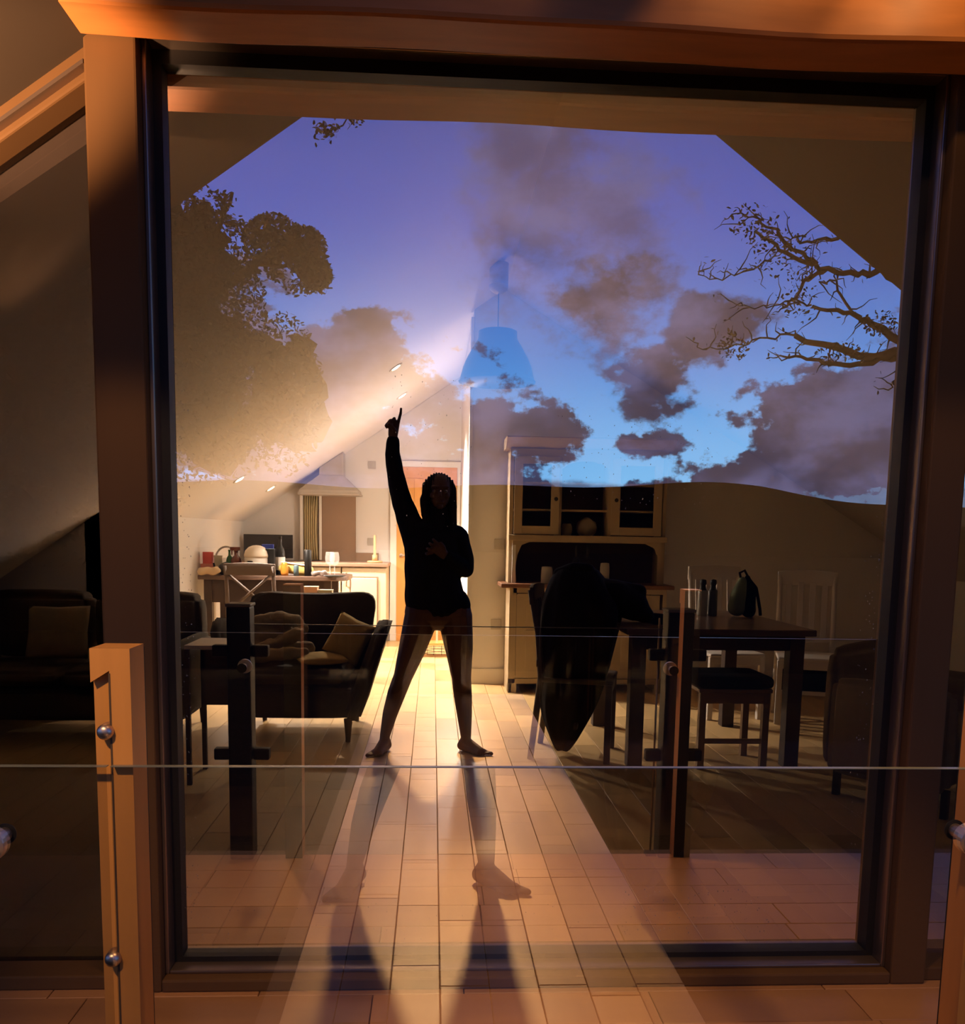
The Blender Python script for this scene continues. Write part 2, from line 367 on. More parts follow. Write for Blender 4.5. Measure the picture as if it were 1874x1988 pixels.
bm = bmesh.new(); prism(bm, [(-3.6, 0), (-2.15, 0), (-2.15, ceil_l(-2.15)), (-3.6, ceil_l(-3.6))], 'y', 5.95, 6.05); struct(obj('wall_left_return', bm, M_wall))
wallbox('wall_left_low', (-3.7, -3.6, 2.45, 6.05, 0, ceil_l(-3.6)))
bm = bmesh.new(); prism(bm, [(.31, 0), (4.3, 0), (4.3, cr(4.3)), (.55, 3.17), (.31, ceil_l(.31))], 'y', YD, YD + .1); struct(obj('wall_right_inner', bm, M_wall))
wallbox('wall_kitchen_right', (.31, .41, YD + .1, YB, 0, 3.0))
wallbox('wall_right', (4.3, 4.4, 2.45, YB, 0, cr(4.3) + .02))
struct(box('baseboard_right', (.31, 4.3, YD - .018, YD, 0, .13), M_trim, bevel=.004))
struct(box('baseboard_left', (-3.6, -2.15, 5.932, 5.95, 0, .13), M_trim, bevel=.004))
struct(box('trim_1', (.285, .31, YD - .01, YD + .10, 0, 2.95), M_trim, bevel=.003))   # corner lining
# front wall beyond the glazing and gable triangle above it
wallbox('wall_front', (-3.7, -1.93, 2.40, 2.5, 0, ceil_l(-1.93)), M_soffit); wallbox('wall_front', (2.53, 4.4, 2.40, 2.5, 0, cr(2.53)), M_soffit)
def sof_l(x): return 2.966 + 0.71 * x
def sof_r(x): return 3.405 - 0.71 * x
bm = bmesh.new(); prism(bm, [(-.72, 2.47), (1.33, 2.47), (.309, 3.22)], 'y', 2.40, 2.5); struct(obj('wall_gable', bm, M_frame))
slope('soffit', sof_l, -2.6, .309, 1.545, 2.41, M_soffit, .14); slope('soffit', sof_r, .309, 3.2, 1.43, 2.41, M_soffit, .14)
# beams
bm = bmesh.new(); bx(bm, -.98, 1.62, 2.15, 2.30, 2.375, 2.62)
bmesh.ops.subdivide_edges(bm, edges=[e for e in bm.edges if abs(e.verts[0].co.x - e.verts[1].co.x) > 1], cuts=24)
for v in bm.verts: v.co.y += .004 * math.sin(v.co.x * 9) ; v.co.z += .003 * math.sin(v.co.x * 5 + 1)
tag(obj('tie_beam', bm, M_beam, bevel=.012), 'orange stained timber tie beam across the top of the window', 'beam')
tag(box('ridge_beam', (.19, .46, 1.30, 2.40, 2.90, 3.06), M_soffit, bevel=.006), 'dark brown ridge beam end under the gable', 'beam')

# windows -------------------------------------------------------------------
def window(name):
    o = bpy.data.objects.new(name, None); C.objects.link(o); o['kind'] = 'structure'; return o
w1 = window('window_1')
for n, d in (('mullion', (-.835, -.712, 2.30, 2.44, 0, 2.47)), ('mullion', (1.292, 1.392, 2.30, 2.44, 0, 2.47)),
             ('top_rail', (-.712, 1.292, 2.32, 2.44, 2.41, 2.47)), ('bottom_rail', (-.712, 1.292, 2.30, 2.44, 0, .035))):
    box(n, d, M_frame, w1, .006)
for n, d in (('glazing_bead', (-.712, -.700, 2.335, 2.44, .035, 2.41)), ('glazing_bead', (1.280, 1.292, 2.335, 2.44, .035, 2.41)),
             ('glazing_bead', (-.700, 1.280, 2.335, 2.44, 2.398, 2.41)), ('glazing_bead', (-.700, 1.280, 2.335, 2.44, .035, .045))):
    box(n, d, M_steel if False else mat('bead_metal', (.30, .22, .16), .28, .8), w1, .003)
for d in ((-.700, -.678, 2.385, 2.44, .045, 2.398), (1.258, 1.280, 2.385, 2.44, .045, 2.398), (-.678, 1.258, 2.385, 2.44, 2.365, 2.398), (-.678, 1.258, 2.385, 2.44, .045, .06)):
    box('gasket', d, M_gask, w1)
def pane(parent, pts, y, t=.008, name='glass_pane', m=None):
    """front face carries the coating; the back face is plain"""
    bm = bmesh.new(); prism(bm, pts, 'y', y, y + t); bmesh.ops.recalc_face_normals(bm, faces=bm.faces)
    fr = [f for f in bm.faces if f.normal.y < -.9][0]
    o = obj(name, bm, m or M_pane, parent); o.data.materials.append(M_clear)
    for p in o.data.polygons: p.material_index = 0 if p.normal.y < -.9 else 1
    return o
pane(w1, [(-.69, .05), (1.27, .05), (1.27, 2.38), (-.69, 2.38)], 2.41)
for nm, s, f, xa, xb in (('window_2', -1, sof_l, -1.93, -.835), ('window_3', 1, sof_r, 1.392, 2.53)):
    w = window(nm)
    bm = bmesh.new(); prism(bm, [(xa, f(xa) - .075), (xb, f(xb) - .075), (xb, f(xb) + .01), (xa, f(xa) + .01)], 'y', 2.33, 2.44); obj('sloping_rail', bm, M_frame, w, bevel=.006)
    bm = bmesh.new(); prism(bm, [(xa, f(xa) - .055), (xb, f(xb) - .055), (xb, f(xb) - .045), (xa, f(xa) - .045)], 'y', 2.30, 2.33); obj('glazing_bead', bm, MATS['bead_metal'], w)
    box('bottom_rail', (xa, xb, 2.32, 2.44, 0, .04), M_frame, w, .005)
    e = xa if s < 0 else xb
    box('mullion', (e, e + .05, 2.32, 2.44, .04, f(e) - .12), M_frame, w) if s < 0 else box('mullion', (e - .05, e, 2.32, 2.44, .04, f(e) - .12), M_frame, w)
    ax, bx_ = (xa + .03, xb) if s < 0 else (xa, xb - .03)
    pane(w, [(ax, .04), (bx_, .04), (bx_, f(bx_) - .07), (ax, f(ax) - .07)], 2.41, m=M_plain if s < 0 else None)
# raindrops clinging to the outer side of the big pane
bm = bmesh.new()
def drops(n, xa, xb, za, zb, r0, r1):
    for _ in range(n):
        r = random.uniform(r0, r1); x = random.uniform(xa, xb); z = random.uniform(za, zb)
        bmesh.ops.create_icosphere(bm, subdivisions=1, radius=1, matrix=Matrix.Translation((x, 2.4095, z)) @ Matrix.Diagonal((r, r * .5, r * random.uniform(1, 1.8), 1)))
drops(150, -.675, -.635, .15, 1.7, .0006, .0016); drops(90, 1.19, 1.25, .35, 1.3, .0006, .0015); drops(110, .55, .98, .10, .24, .0006, .0016)
drops(60, -.66, .5, .08, .2, .0005, .0014); drops(110, .30, .75, 1.30, 1.55, .0006, .0013); drops(70, -.12, .1, 1.25, 1.65, .0006, .0013)
o = obj('raindrops', bm, mat('water', (.9, .95, 1), .02, trans=.9, var=0), w1); o['kind'] = 'stuff'

# ================================================================== balustrade on the terrace
def near_post(x, label, loc_bolts):
    t = thing('balustrade_post', label, 'post', (x, 1.445, 0), 0, 'timber balustrade posts on the near side of the window')
    bm = bmesh.new(); prism(bm, [(0, 0), (.030, 0), (.030, .0), (.063, 0), (.063, .07), (0, .07)], 'z', .985, 1.045); bm.free()
    bm = bmesh.new()
    bx(bm, .030, .063, 0, .07, 0, 1.04); bx(bm, 0, .030, .014, .07, 0, 1.04)
    prism(bm, [(0, .985), (.030, 1.004), (.030, 1.04), (0, 1.04)], 'y', 0, .014)
    bmesh.ops.remove_doubles(bm, verts=bm.verts, dist=.0002)
    o = obj('timber', bm, M_post, t)
    bm = bmesh.new(); bx(bm, .0285, .0315, -.0006, .012, 0, 1.0); obj('glass_groove', bm, M_sub, t)
    box('dark_back_sheet', (0, .063, .07, .074, 0, 1.035), M_black, t)  # dark sheet added to keep the post's mirrored back dark
    for z in loc_bolts:
        bm = bmesh.new(); lathe(bm, [(0, -.014), (.006, -.0135), (.0105, -.011), (.013, -.006), (.0135, 0), (.0135, .014)], (.022, 0, z), 20, 'y'); obj('bolt', bm, M_steel, t, True)
    return t
near_post(-.546, 'orange timber balustrade post left of the window with two domed bolts', (.905, .52))
near_post(.948, 'timber balustrade post at the right edge behind the round steel fixing', (.905, .52))
def bal_panel(xa, xb, label, discs):
    t = thing('glass_balustrade', label, 'glass panel', ((xa + xb) / 2, 1.43, 0), 0, None)
    cx = (xa + xb) / 2
    bm = bmesh.new(); bx(bm, xa - cx, xb - cx, 0, .010, .06, .850); o = obj('glass_pane', bm, M_bal, t); o.data.materials.append(M_clear)
    for p in o.data.polygons: p.material_index = 0 if p.normal.y < -.9 else 1
    bm = bmesh.new(); bx(bm, xa - cx, xb - cx, -.0004, .0104, .850, .8512); obj('top_edge', bm, M_edge, t)
    for (x, z) in discs:
        bm = bmesh.new(); lathe(bm, [(0, -.014), (.022, -.014), (.0262, -.0125), (.027, -.010), (.027, 0)], (x - cx, 0, z), 28, 'y'); lathe(bm, [(.012, .01), (.012, .05)], (x - cx, 0, z), 16, 'y'); obj('standoff_disc', bm, M_steel, t, False, .0)
        bm = bmesh.new(); lathe(bm, [(.001, .0505), (.018, .0505), (.018, .053), (.001, .053)], (x - cx, 0, z), 24, 'y'); obj('dark_backing', bm, M_gask, t)  # dark disc added to hide the fixing's reflection in the window
    return t
bal_panel(-1.75, -.520, 'glass balustrade panel left of the orange timber post', [(-.707, .722)])
bal_panel(-.514, 1.9, 'wide glass balustrade panel across the foot of the picture', [(.928, .727)])

# the near balustrade's mirror image, built as solid posts and glass beyond the window
def reflected_post(x0, x1, label, tx0=None):
    t = thing('balustrade_post', label, 'post', ((x0 + x1) / 2, 3.33, 0), 0, 'dark mirror images of balustrade posts, built solid'); w = (x1 - x0) / 2
    box('upright', (-w, w, -.045, .045, 0, .955), M_black, t, .006); box('cap', (-w - .004, w + .004, -.05, .05, .955, .967), mat('cap_grey', (.16, .14, .11), .5), t, .004)
    for s, z in ((1, .79), (-1, .79), (1, .40), (-1, .40)):
        box('clamp', ((w, w + .06) if s > 0 else (-w - .06, -w)) + (-.02, .02, z - .022, z + .022), M_black, t, .006)
    return t
reflected_post(-.75, -.665, 'dark mirror image, built solid, of a balustrade post in front of the grey armchair')
reflected_post(.885, .985, 'dark mirror image, built solid, of a balustrade post in front of the dining table')
t = thing('glass_balustrade', 'mirror image of the clear glass balustrade panel between the two dark posts', 'glass panel', (.11, 3.33, 0))
box('glass_pane', (-.77, .77, -.005, .005, .07, .888), M_clear, t); box('top_edge', (-.77, .77, -.005, .005, .888, .8905), mat('edge_dim', (.10, .10, .085), .3), t)
t = thing('balustrade_rail', 'slim bright metal rod beside the black post by the dining table', 'rod', (.862, 3.33, 0))
bm = bmesh.new(); tube(bm, [(0, 0, 0), (0, 0, .93)], .004, 8); obj('rod', bm, mat('rod_metal', (.5, .4, .28), .3, .9), t, True)
box('rod_foot', (-.02, .02, -.02, .02, 0, .012), M_black, t)
# ================================================================== the person
def capsule(bm, a, b, ra, rb, n=14, flat=None):
    a = Vector(a); b = Vector(b); d = b - a; L = d.length; q = d.to_track_quat('Z', 'Y').to_matrix().to_4x4()
    if flat: q = q @ Matrix.Diagonal((flat[0], flat[1], 1, 1))
    M = Matrix.Translation(a) @ q; prof = []
    for k in range(5): t = k / 4 * PI / 2; prof.append((ra * math.sin(t), -ra * math.cos(t)))
    for k in range(5): t = k / 4 * PI / 2; prof.append((rb * math.cos(t), L + rb * math.sin(t)))
    prof[0] = (1e-4, prof[0][1]); prof[-1] = (1e-4, prof[-1][1]); rings = []
    for r, z in prof: rings.append([bm.verts.new(M @ Vector((r * math.cos(2 * PI * k / n), r * math.sin(2 * PI * k / n), z))) for k in range(n)])
    for i in range(len(rings) - 1):
        for k in range(n): bm.faces.new((rings[i][k], rings[i][(k + 1) % n], rings[i + 1][(k + 1) % n], rings[i + 1][k]))
    bm.faces.new(rings[0]); bm.faces.new(list(reversed(rings[-1])))
def chain(bm, pts):
    for (p, q) in zip(pts[:-1], pts[1:]): capsule(bm, p[0], q[0], p[1], q[1])
def fuse(name, bm, m, parent, vox, smooth=4):
    o = obj(name, bm, m, parent, True)
    r = o.modifiers.new('r', 'REMESH'); r.mode = 'VOXEL'; r.voxel_size = vox; r.use_smooth_shade = True
    s = o.modifiers.new('s', 'SMOOTH'); s.factor = .5; s.iterations = smooth
    return bake(o)
def make_person():
    """figure faces -y; local origin on the floor between the feet"""
    t = thing('person', 'person in black top standing barefoot, one arm raised, pointing up', 'person', (0, 4.98, 0))
    bm = bmesh.new()
    # torso core
    chain(bm, [((.03, 0, .80), .105), ((.02, .005, .92), .100), ((.0, .01, 1.04), .098), ((.005, .01, 1.17), .105)])
    chain(bm, [((-.055, 0, .80), .100), ((.12, 0, .80), .100)])
    chain(bm, [((-.085, .01, 1.235), .070), ((.120, .01, 1.215), .066)])
    chain(bm, [((.02, .01, 1.24), .055), ((.025, 0, 1.35), .046)])                         # neck
    # head: skull, jaw, nose, ears, lips, brow
    ell(bm, (.035, .005, 1.475), (.070, .085, .088), 20, 14); ell(bm, (.035, -.022, 1.425), (.050, .055, .055), 16, 12)
    capsule(bm, (.035, -.078, 1.468), (.035, -.092, 1.440), .007, .011); ell(bm, (.035, -.072, 1.404), (.022, .011, .009))
    ell(bm, (.035, -.064, 1.380), (.020, .014, .014))
    for s in (-1, 1):
        ell(bm, (.035 + s * .071, .01, 1.452), (.008, .018, .030)); capsule(bm, (.035 + s * .012, -.078, 1.485), (.035 + s * .045, -.066, 1.486), .008, .006)
        ell(bm, (.035 + s * .035, -.055, 1.440), (.020, .018, .018))
    # raised arm
    chain(bm, [((-.115, .01, 1.26), .056), ((-.175, 0, 1.42), .046), ((-.212, -.01, 1.545), .037), ((-.226, -.02, 1.66), .035), ((-.222, -.025, 1.742), .024)])
    # bent arm, hand at the chest
    chain(bm, [((.140, .01, 1.215), .050), ((.178, .0, 1.10), .042), ((.186, -.01, 1.035), .037), ((.13, -.065, 1.075), .033), ((.065, -.115, 1.125), .023)])
    # legs
    chain(bm, [((-.058, 0, .775), .098), ((-.108, -.005, .60), .078), ((-.160, -.012, .435), .054), ((-.195, .0, .34), .052), ((-.232, .01, .22), .043), ((-.262, .012, .085), .029)])
    chain(bm, [((.128, 0, .775), .098), ((.152, -.005, .60), .080), ((.168, -.012, .43), .056), ((.178, .0, .33), .053), ((.190, .01, .21), .043), ((.200, .012, .085), .030)])
    # feet with toes: image-left foot points down-left, the other out to the right
    for (ax, ay, dx, dy) in ((-.262, .012, -.055, -.15), (.200, .012, .115, -.115)):
        d = Vector((dx, dy, 0)).normalized(); sd = Vector((-d.y, d.x, 0)); A = Vector((ax, ay, 0))
        capsule(bm, A + Vector((0, 0, .075)), A - d * .030 + Vector((0, 0, .032)), .030, .029)
        capsule(bm, A + Vector((0, 0, .060)), A + d * .115 + Vector((0, 0, .024)), .030, .021); capsule(bm, A - d * .02 + Vector((0, 0, .026)), A + d * .12 + sd * .018 + Vector((0, 0, .018)), .026, .018)
        capsule(bm, A - d * .02 + Vector((0, 0, .026)), A + d * .11 - sd * .018 + Vector((0, 0, .018)), .026, .017)
        for k in range(5):
            o_ = (k - 2) * .0165; ln = .165 - .011 * k if dx > 0 else .165 - .011 * (4 - k)
            big = (k == 0 and dx > 0) or (k == 4 and dx < 0)
            capsule(bm, A + d * .11 + sd * -o_ * .9 + Vector((0, 0, .016)), A + d * ln + sd * -o_ + Vector((0, 0, .012)), .012 if big else .009, .012 if big else .008)
    # raised hand: palm, index up, three fingers curled towards the thumb
    W0 = Vector((-.222, -.025, 1.742)); K = Vector((-.213, -.032, 1.815))
    capsule(bm, W0, K + Vector((.008, 0, 0)), .023, .019); capsule(bm, W0 + Vector((-.008, 0, .02)), K + Vector((-.016, -.002, -.006)), .019, .018)
    def finger(pts, r): chain(bm, [(Vector(p), r - .0007 * i) for i, p in enumerate(pts)])
    finger([(-.196, -.034, 1.815), (-.188, -.036, 1.850), (-.181, -.036, 1.876), (-.179, -.035, 1.900)], .0095)                       # index, extended
    finger([(-.210, -.036, 1.826), (-.214, -.056, 1.846), (-.226, -.066, 1.832), (-.228, -.058, 1.814)], .0090)                      # middle
    finger([(-.226, -.036, 1.822), (-.236, -.054, 1.836), (-.248, -.062, 1.820), (-.246, -.052, 1.806)], .0088)                      # ring
    finger([(-.238, -.032, 1.812), (-.252, -.046, 1.820), (-.262, -.050, 1.806), (-.256, -.044, 1.796)], .0078)                      # little
    finger([(-.206, -.036, 1.770), (-.216, -.062, 1.790), (-.232, -.072, 1.806), (-.242, -.072, 1.812)], .0105)                      # thumb
    # hand at the chest: palm with fingers bent round in front of it
    P = Vector((.065, -.115, 1.125)); Q = Vector((.018, -.140, 1.165))
    capsule(bm, P, Q, .022, .020); capsule(bm, P + Vector((-.004, 0, -.012)), Q + Vector((-.012, 0, -.014)), .018, .018)
    for k in range(4):
        b0 = Q + Vector((.012 - .012 * k, -.004, .014 - .016 * k)); e = Vector((-.026, -.004, .020 - .008 * k)).normalized(); L = (.026, .029, .027, .022)[k]
        p1 = b0 + e * L; p2 = p1 + (e * .5 + Vector((0, -.7, .1))) * L * .8; p3 = p2 + Vector((.006, -.014, -.004))
        chain(bm, [(b0, .0092), (p1, .0087), (p2, .008), (p3, .0075)])
    chain(bm, [(P + Vector((.0, -.012, .012)), .011), (P + Vector((-.006, -.030, .040)), .0095), (P + Vector((-.022, -.036, .060)), .0085)])
    body = fuse('body', bm, M_skin, t, .0045, 3)
    # eyes
    for s in (-1, 1):
        bm = bmesh.new(); ell(bm, (.035 + s * .030, -.066, 1.463), (.011, .010, .009), 12, 8); obj('eye', bm, flat('eye_white', (.06, .05, .05), .3), t, True)
    # long-sleeved top with high-cut hem
    bm = bmesh.new()
    chain(bm, [((.035, 0, .835), .116), ((.02, .005, .93), .112), ((.0, .01, 1.04), .112), ((.002, .01, 1.17), .116)])
    chain(bm, [((-.050, 0, .845), .098), ((.115, 0, .842), .100)])
    capsule(bm, (.035, .0, .86), (.035, .0, .765), .085, .070)
    chain(bm, [((-.090, .01, 1.235), .082), ((.125, .01, 1.212), .074)])
    chain(bm, [((-.048, 0, .86), .106), ((-.050, .0, 1.0), .106), ((-.052, 0, 1.15), .108)]); chain(bm, [((.075, 0, .84), .115), ((.050, .0, .98), .106), ((.050, 0, 1.15), .108)])
    chain(bm, [((.02, .01, 1.23), .075), ((.026, .005, 1.355), .054)])
    chain(bm, [((-.112, .01, 1.25), .072), ((-.170, 0, 1.40), .057), ((-.208, -.01, 1.545), .047), ((-.224, -.02, 1.66), .041), ((-.222, -.022, 1.728), .036)])
    chain(bm, [((-.075, .01, 1.16), .085), ((-.150, .0, 1.33), .060)])
    chain(bm, [((.138, .01, 1.205), .063), ((.176, .0, 1.10), .053), ((.184, -.01, 1.040), .046), ((.13, -.065, 1.078), .042), ((.080, -.105, 1.112), .033)])
    chain(bm, [((.115, .01, 1.12), .07), ((.135, .0, 1.17), .06)])
    o = fuse('black_top', bm, M_top, t, .007, 4); o['label'] = 'black long-sleeved top'
    for v in o.data.vertices:
        n = mn.noise(v.co * 14); v.co += v.normal * (.0045 * n)
    # hair: cap plus long strands to the chest
    bm = bmesh.new()
    ell(bm, (.030, .022, 1.478), (.088, .092, .090), 20, 14)
    for s, q in ((-1, .0), (1, .0)):
        chain(bm, [((.030 + s * .066, -.008, 1.50), .022), ((.030 + s * .082, -.008, 1.42), .020), ((.033 + s * .078, -.012, 1.34), .022), ((.035 + s * .070, -.035, 1.24), .020)])
        chain(bm, [((.030 + s * .050, .05, 1.50), .040), ((.030 + s * .052, .055, 1.36), .036), ((.035 + s * .045, .06, 1.20), .028)])
    chain(bm, [((.03, .06, 1.48), .05), ((.03, .07, 1.33), .045), ((.03, .08, 1.18), .03)])
    o = fuse('hair', bm, M_hair, t, .006, 2)
    for v in o.data.vertices: v.co += v.normal * (.004 * math.sin(v.co.x * 420 + v.co.z * 9))
    bm = bmesh.new()
    for k in range(26):
        x = -.055 + .17 * random.random(); s = 1 if x > .03 else -1; x0 = .03 + s * (.070 + .012 * random.random())
        tube(bm, [(x0 - s * .02, .01, 1.54), (x0 + s * .012, .0, 1.47), (x0 + s * (.014 + .01 * random.random()), -.01, 1.38), (x0 + s * .006 * random.random(), -.02, 1.27)], [.0007, .0009, .0008, .0004], 4)
    obj('loose_strands', bm, M_hair, o, True)
    return t
person = make_person()

# ================================================================== coat over a dining chair
def coat_mesh():
    # rings: z, x_left, x_right, y_front, y_back   (sags to a point at the hem)
    R = [(1.070, .715, .885, -.05, .06), (1.050, .675, .930, -.09, .10), (1.00, .640, .965, -.12, .14), (.94, .620, 1.005, -.14, .18), (.88, .600, 1.06, -.15, .22), (.80, .590, 1.08, -.16, .25),
         (.70, .588, 1.05, -.16, .25), (.58, .592, 1.03, -.15, .23), (.46, .598, 1.005, -.14, .20), (.36, .602, .975, -.13, .17), (.27, .608, .935, -.11, .13), (.20, .628, .895, -.09, .10), (.13, .655, .855, -.07, .07), (.07, .685, .815, -.05, .05), (.025, .712, .775, -.03, .03)]
    bm = bmesh.new(); n = 56; rings = []
    for i, (z, xl, xr, yf, yb) in enumerate(R):
        ring = []; cx, cy = (xl + xr) / 2, (yf + yb) / 2; a_, b_ = (xr - xl) / 2, (yb - yf) / 2
        for k in range(n):
            a = 2 * PI * k / n; f = 1 + min(i, 6) / 6 * (.055 * math.sin(a * 7 + z * 3) + .04 * math.sin(a * 12 - z * 5 + 1)) - .03
            f2 = 1 / max(abs(math.cos(a)), abs(math.sin(a))) ** .35
            ring.append(bm.verts.new((cx + a_ * math.cos(a) * f * f2 * .95, cy + b_ * math.sin(a) * f * f2, z + .012 * math.sin(a * 3 + 1) * (i > 1))))
        rings.append(ring)
    for i in range(len(R) - 1):
        for k in range(n): bm.faces.new((rings[i][k], rings[i][(k + 1) % n], rings[i + 1][(k + 1) % n], rings[i + 1][k]))
    bm.faces.new(rings[0]); bm.faces.new(list(reversed(rings[-1])))
    for v in bm.verts: v.co.x -= .80
    return bm
def make_coat():
    t = thing('coat', 'long black coat draped over the chair, its hem hanging to a point', 'coat', (.80, 4.92, 0))
    o = obj('coat_body', coat_mesh(), M_coat, t, True); s = o.modifiers.new('s', 'SUBSURF'); s.levels = s.render_levels = 1
    bm = bmesh.new(); chain(bm, [((.08, .0, .93), .085), ((.22, .02, .90), .10), ((.33, .03, .85), .085), ((.40, .04, .80), .05)]); capsule(bm, (.20, .02, .95), (.36, .04, .93), .05, .045)
    o = fuse('sleeve', bm, M_coat, t, .012, 4)
    bm = bmesh.new(); chain(bm, [((-.10, .01, 1.03), .032), ((-.03, -.06, 1.06), .034), ((.05, -.05, 1.055), .034), ((.09, .02, 1.03), .03)]); fuse('collar', bm, M_coat, t, .008, 3)
    return t
coat = make_coat()
# added copies of figure and coat behind the camera; they show only as reflections in the balustrade
def mirrored(o, label, y):
    c = copy_tree(o); c.scale = (1, -1, 1); c.location = (o.location.x, y, 0); c['label'] = label; return c
mirrored(person, 'added copy of the person behind the camera, mirrored as bare legs in the balustrade glass', -.16)
mirrored(coat, 'added copy of the black coat behind the camera, mirrored as a pointed shape in the balustrade glass', -.10)

# ================================================================== seating
def dining_chair(label, m, loc, rz, style, group=None, pad=False, sw=.43, top=.96):
    t = thing('dining_chair', label, 'chair', loc, rz, group)       # back at +y, faces -y
    w = sw / 2; sh = .46
    o = box('seat', (-w, w, -.21, .20, sh - .025, sh), m, t, .012)
    for s in (-1, 1):
        bm = bmesh.new(); bx(bm, s * w - (.036 if s > 0 else 0), s * w + (0 if s > 0 else .036), -.205, -.17, 0, sh - .025); obj('leg', bm, m, t, bevel=.004)
        bm = bmesh.new(); x0 = s * (w - .018)
        tube(bm, [(x0, .235, 0), (x0, .185, sh), (x0, .205, .70), (x0, .255, top - .02)], [.017, .019, .018, .016], 8); obj('back_leg', bm, m, t, True)
    box('apron', (-w + .03, w - .03, -.20, -.18, sh - .08, sh - .025), m, t); box('stretcher', (-w + .01, w - .01, -.02, 0, .18, .205), m, t); 
    def rail(z0, z1, y, nm):
        bm = bmesh.new(); bx(bm, -w, w, y - .011, y + .011, z0, z1)
        bmesh.ops.subdivide_edges(bm, edges=[e for e in bm.edges if abs(e.verts[0].co.x - e.verts[1].co.x) > .2], cuts=8)
        for v in bm.verts:
            u = (v.co.x / w) ** 2; v.co.y += .018 * (1 - u); v.co.z += (.012 * (1 - u) if v.co.z > (z0 + z1) / 2 else 0)
        obj(nm, bm, m, t, True, .004)
    rail(top - .10, top - .005, .245, 'top_rail')
    if style == 'cross':
        for s in (-1, 1):
            bm = bmesh.new(); tube(bm, [(s * (w - .03), .205 + s * .006, .52), (0, .235 + s * .006, .70), (-s * (w - .03), .24 + s * .006, top - .09)], .012, 8); obj('cross_bar', bm, m, t, True)
        rail(.50, .53, .20, 'lower_rail')
    else:
        rail(.52, .56, .20, 'lower_rail')
        for k in range(4):
            x = (-.6 + .4 * k) * w
            bm = bmesh.new(); bx(bm, x - .020, x + .020, -.006, .006, .55, top - .08); 
            for v in bm.verts: v.co.y += .20 + (v.co.z - .54) * .13
            obj('slat', bm, m, t, bevel=.003)
    if pad: box('seat_pad', (-w + .01, w - .01, -.20, .19, sh, sh + .045), M_coat, t, .018)
    return t
dining_chair('dark wooden chair hidden under the long black coat', M_tleg, (.83, 4.96, 0), math.radians(75), 'slat')
dining_chair('cream slat-back dining chair nearer the right end of the table', M_chairw, (2.56, 5.92, 0), math.radians(-18), 'slat', top=1.02, sw=.40)
dining_chair('cream dining chair half hidden behind the green bag', M_chairw, (2.06, 6.12, 0), math.radians(6), 'slat', top=1.04, sw=.40)
# dining table
t = thing('dining_table', 'dark polished dining table on square legs beside the coat', 'table', (1.56, 5.2, 0))
box('table_top', (-.54, .48, -.60, .62, .725, .76), M_table, t, .006)
for x in (-.50, .36):
    for y in (-.55, .50): box('leg', (x, x + .08, y, y + .08, 0, .725), M_tleg, t, .004)
box('apron', (-.45, .40, -.53, -.505, .64, .725), M_tleg, t); box('apron', (-.45, .40, .53, .555, .64, .725), M_tleg, t); box('apron', (.40, .425, -.50, .53, .64, .725), M_tleg, t)
# stool with pad
t = thing('stool', 'low wooden stool with a thick black pad under the dining table', 'stool', (1.62, 4.78, 0))
for x in (-.19, .155):
    for y in (-.17, .135): box('leg', (x, x + .035, y, y + .035, 0, .42), flat('stool_wood', (.20, .11, .05), .5), t)
box('rail', (-.18, .18, -.165, -.145, .36, .42), MATS['stool_wood'], t); box('stretcher', (-.18, .18, -.16, -.14, .14, .165), MATS['stool_wood'], t)
box('seat', (-.20, .20, -.18, .18, .42, .44), MATS['stool_wood'], t, .004); soft(box('seat_pad', (-.21, .21, -.19, .19, .44, .51), M_coat, t), .03, 1)
# things on the dining table
def shaker(x, y, label, col):
    t = thing('grinder', label, 'grinder', (x, y, .76), 0, 'tall jars on the dining table')
    bm = bmesh.new(); lathe(bm, [(.001, 0), (.030, 0), (.031, .01), (.029, .15), (.027, .158)], n=18); obj('jar', bm, flat('jar_' + str(col[0]), col, .25), t, True)
    bm = bmesh.new(); lathe(bm, [(.027, .156), (.020, .165), (.016, .185), (.022, .20), (.018, .222), (.001, .226)], n=18); obj('cap', bm, M_black, t, True)
shaker(1.665, 5.42, 'pale glass grinder on the dining table, left of the two', (.38, .36, .30)); shaker(1.735, 5.44, 'dim grey grinder on the dining table, right of the two', (.12, .11, .09))
t = thing('tote_bag', 'slumped pale green and black bag standing on the dining table', 'bag', (1.89, 5.36, .76))
def blob(c, pts, m, name, par, vox=.01, noise_a=.012, sc_=9):
    bm = bmesh.new(); chain(bm, pts); o = fuse(name, bm, m, par, vox, 3)
    for v in o.data.vertices: v.co += v.normal * (noise_a * mn.noise(v.co * sc_))
    return o
blob(0, [((-.03, 0, .055), .055), ((-.02, .0, .14), .048), ((.0, .0, .22), .028)], flat('green_cloth', (.16, .20, .12), .8), 'bag_body', t)
blob(0, [((.05, .01, .05), .050), ((.045, .01, .14), .042), ((.03, .0, .24), .020)], M_coat, 'bag_side', t)
bm = bmesh.new(); tube(bm, [(-.01, 0, .23), (-.02, 0, .27), (.01, 0, .285), (.03, 0, .25)], .008, 8); tube(bm, [(.03, -.01, .24), (.08, -.02, .18), (.11, -.02, .05), (.115, -.02, .012)], .010, 8); obj('strap', bm, M_coat, t, True)
t = thing('folded_cloth', 'crumpled dark cloth at the corner of the dining table near the coat', 'cloth', (1.20, 4.80, .76)); blob(0, [((-.06, 0, .035), .03), ((.06, .03, .035), .032), ((.12, .0, .03), .026)], M_coat, 'cloth', t, noise_a=.02)
t = thing('holdall', 'black holdall slumped on the floor against the right wall', 'bag', (3.20, 6.95, 0))
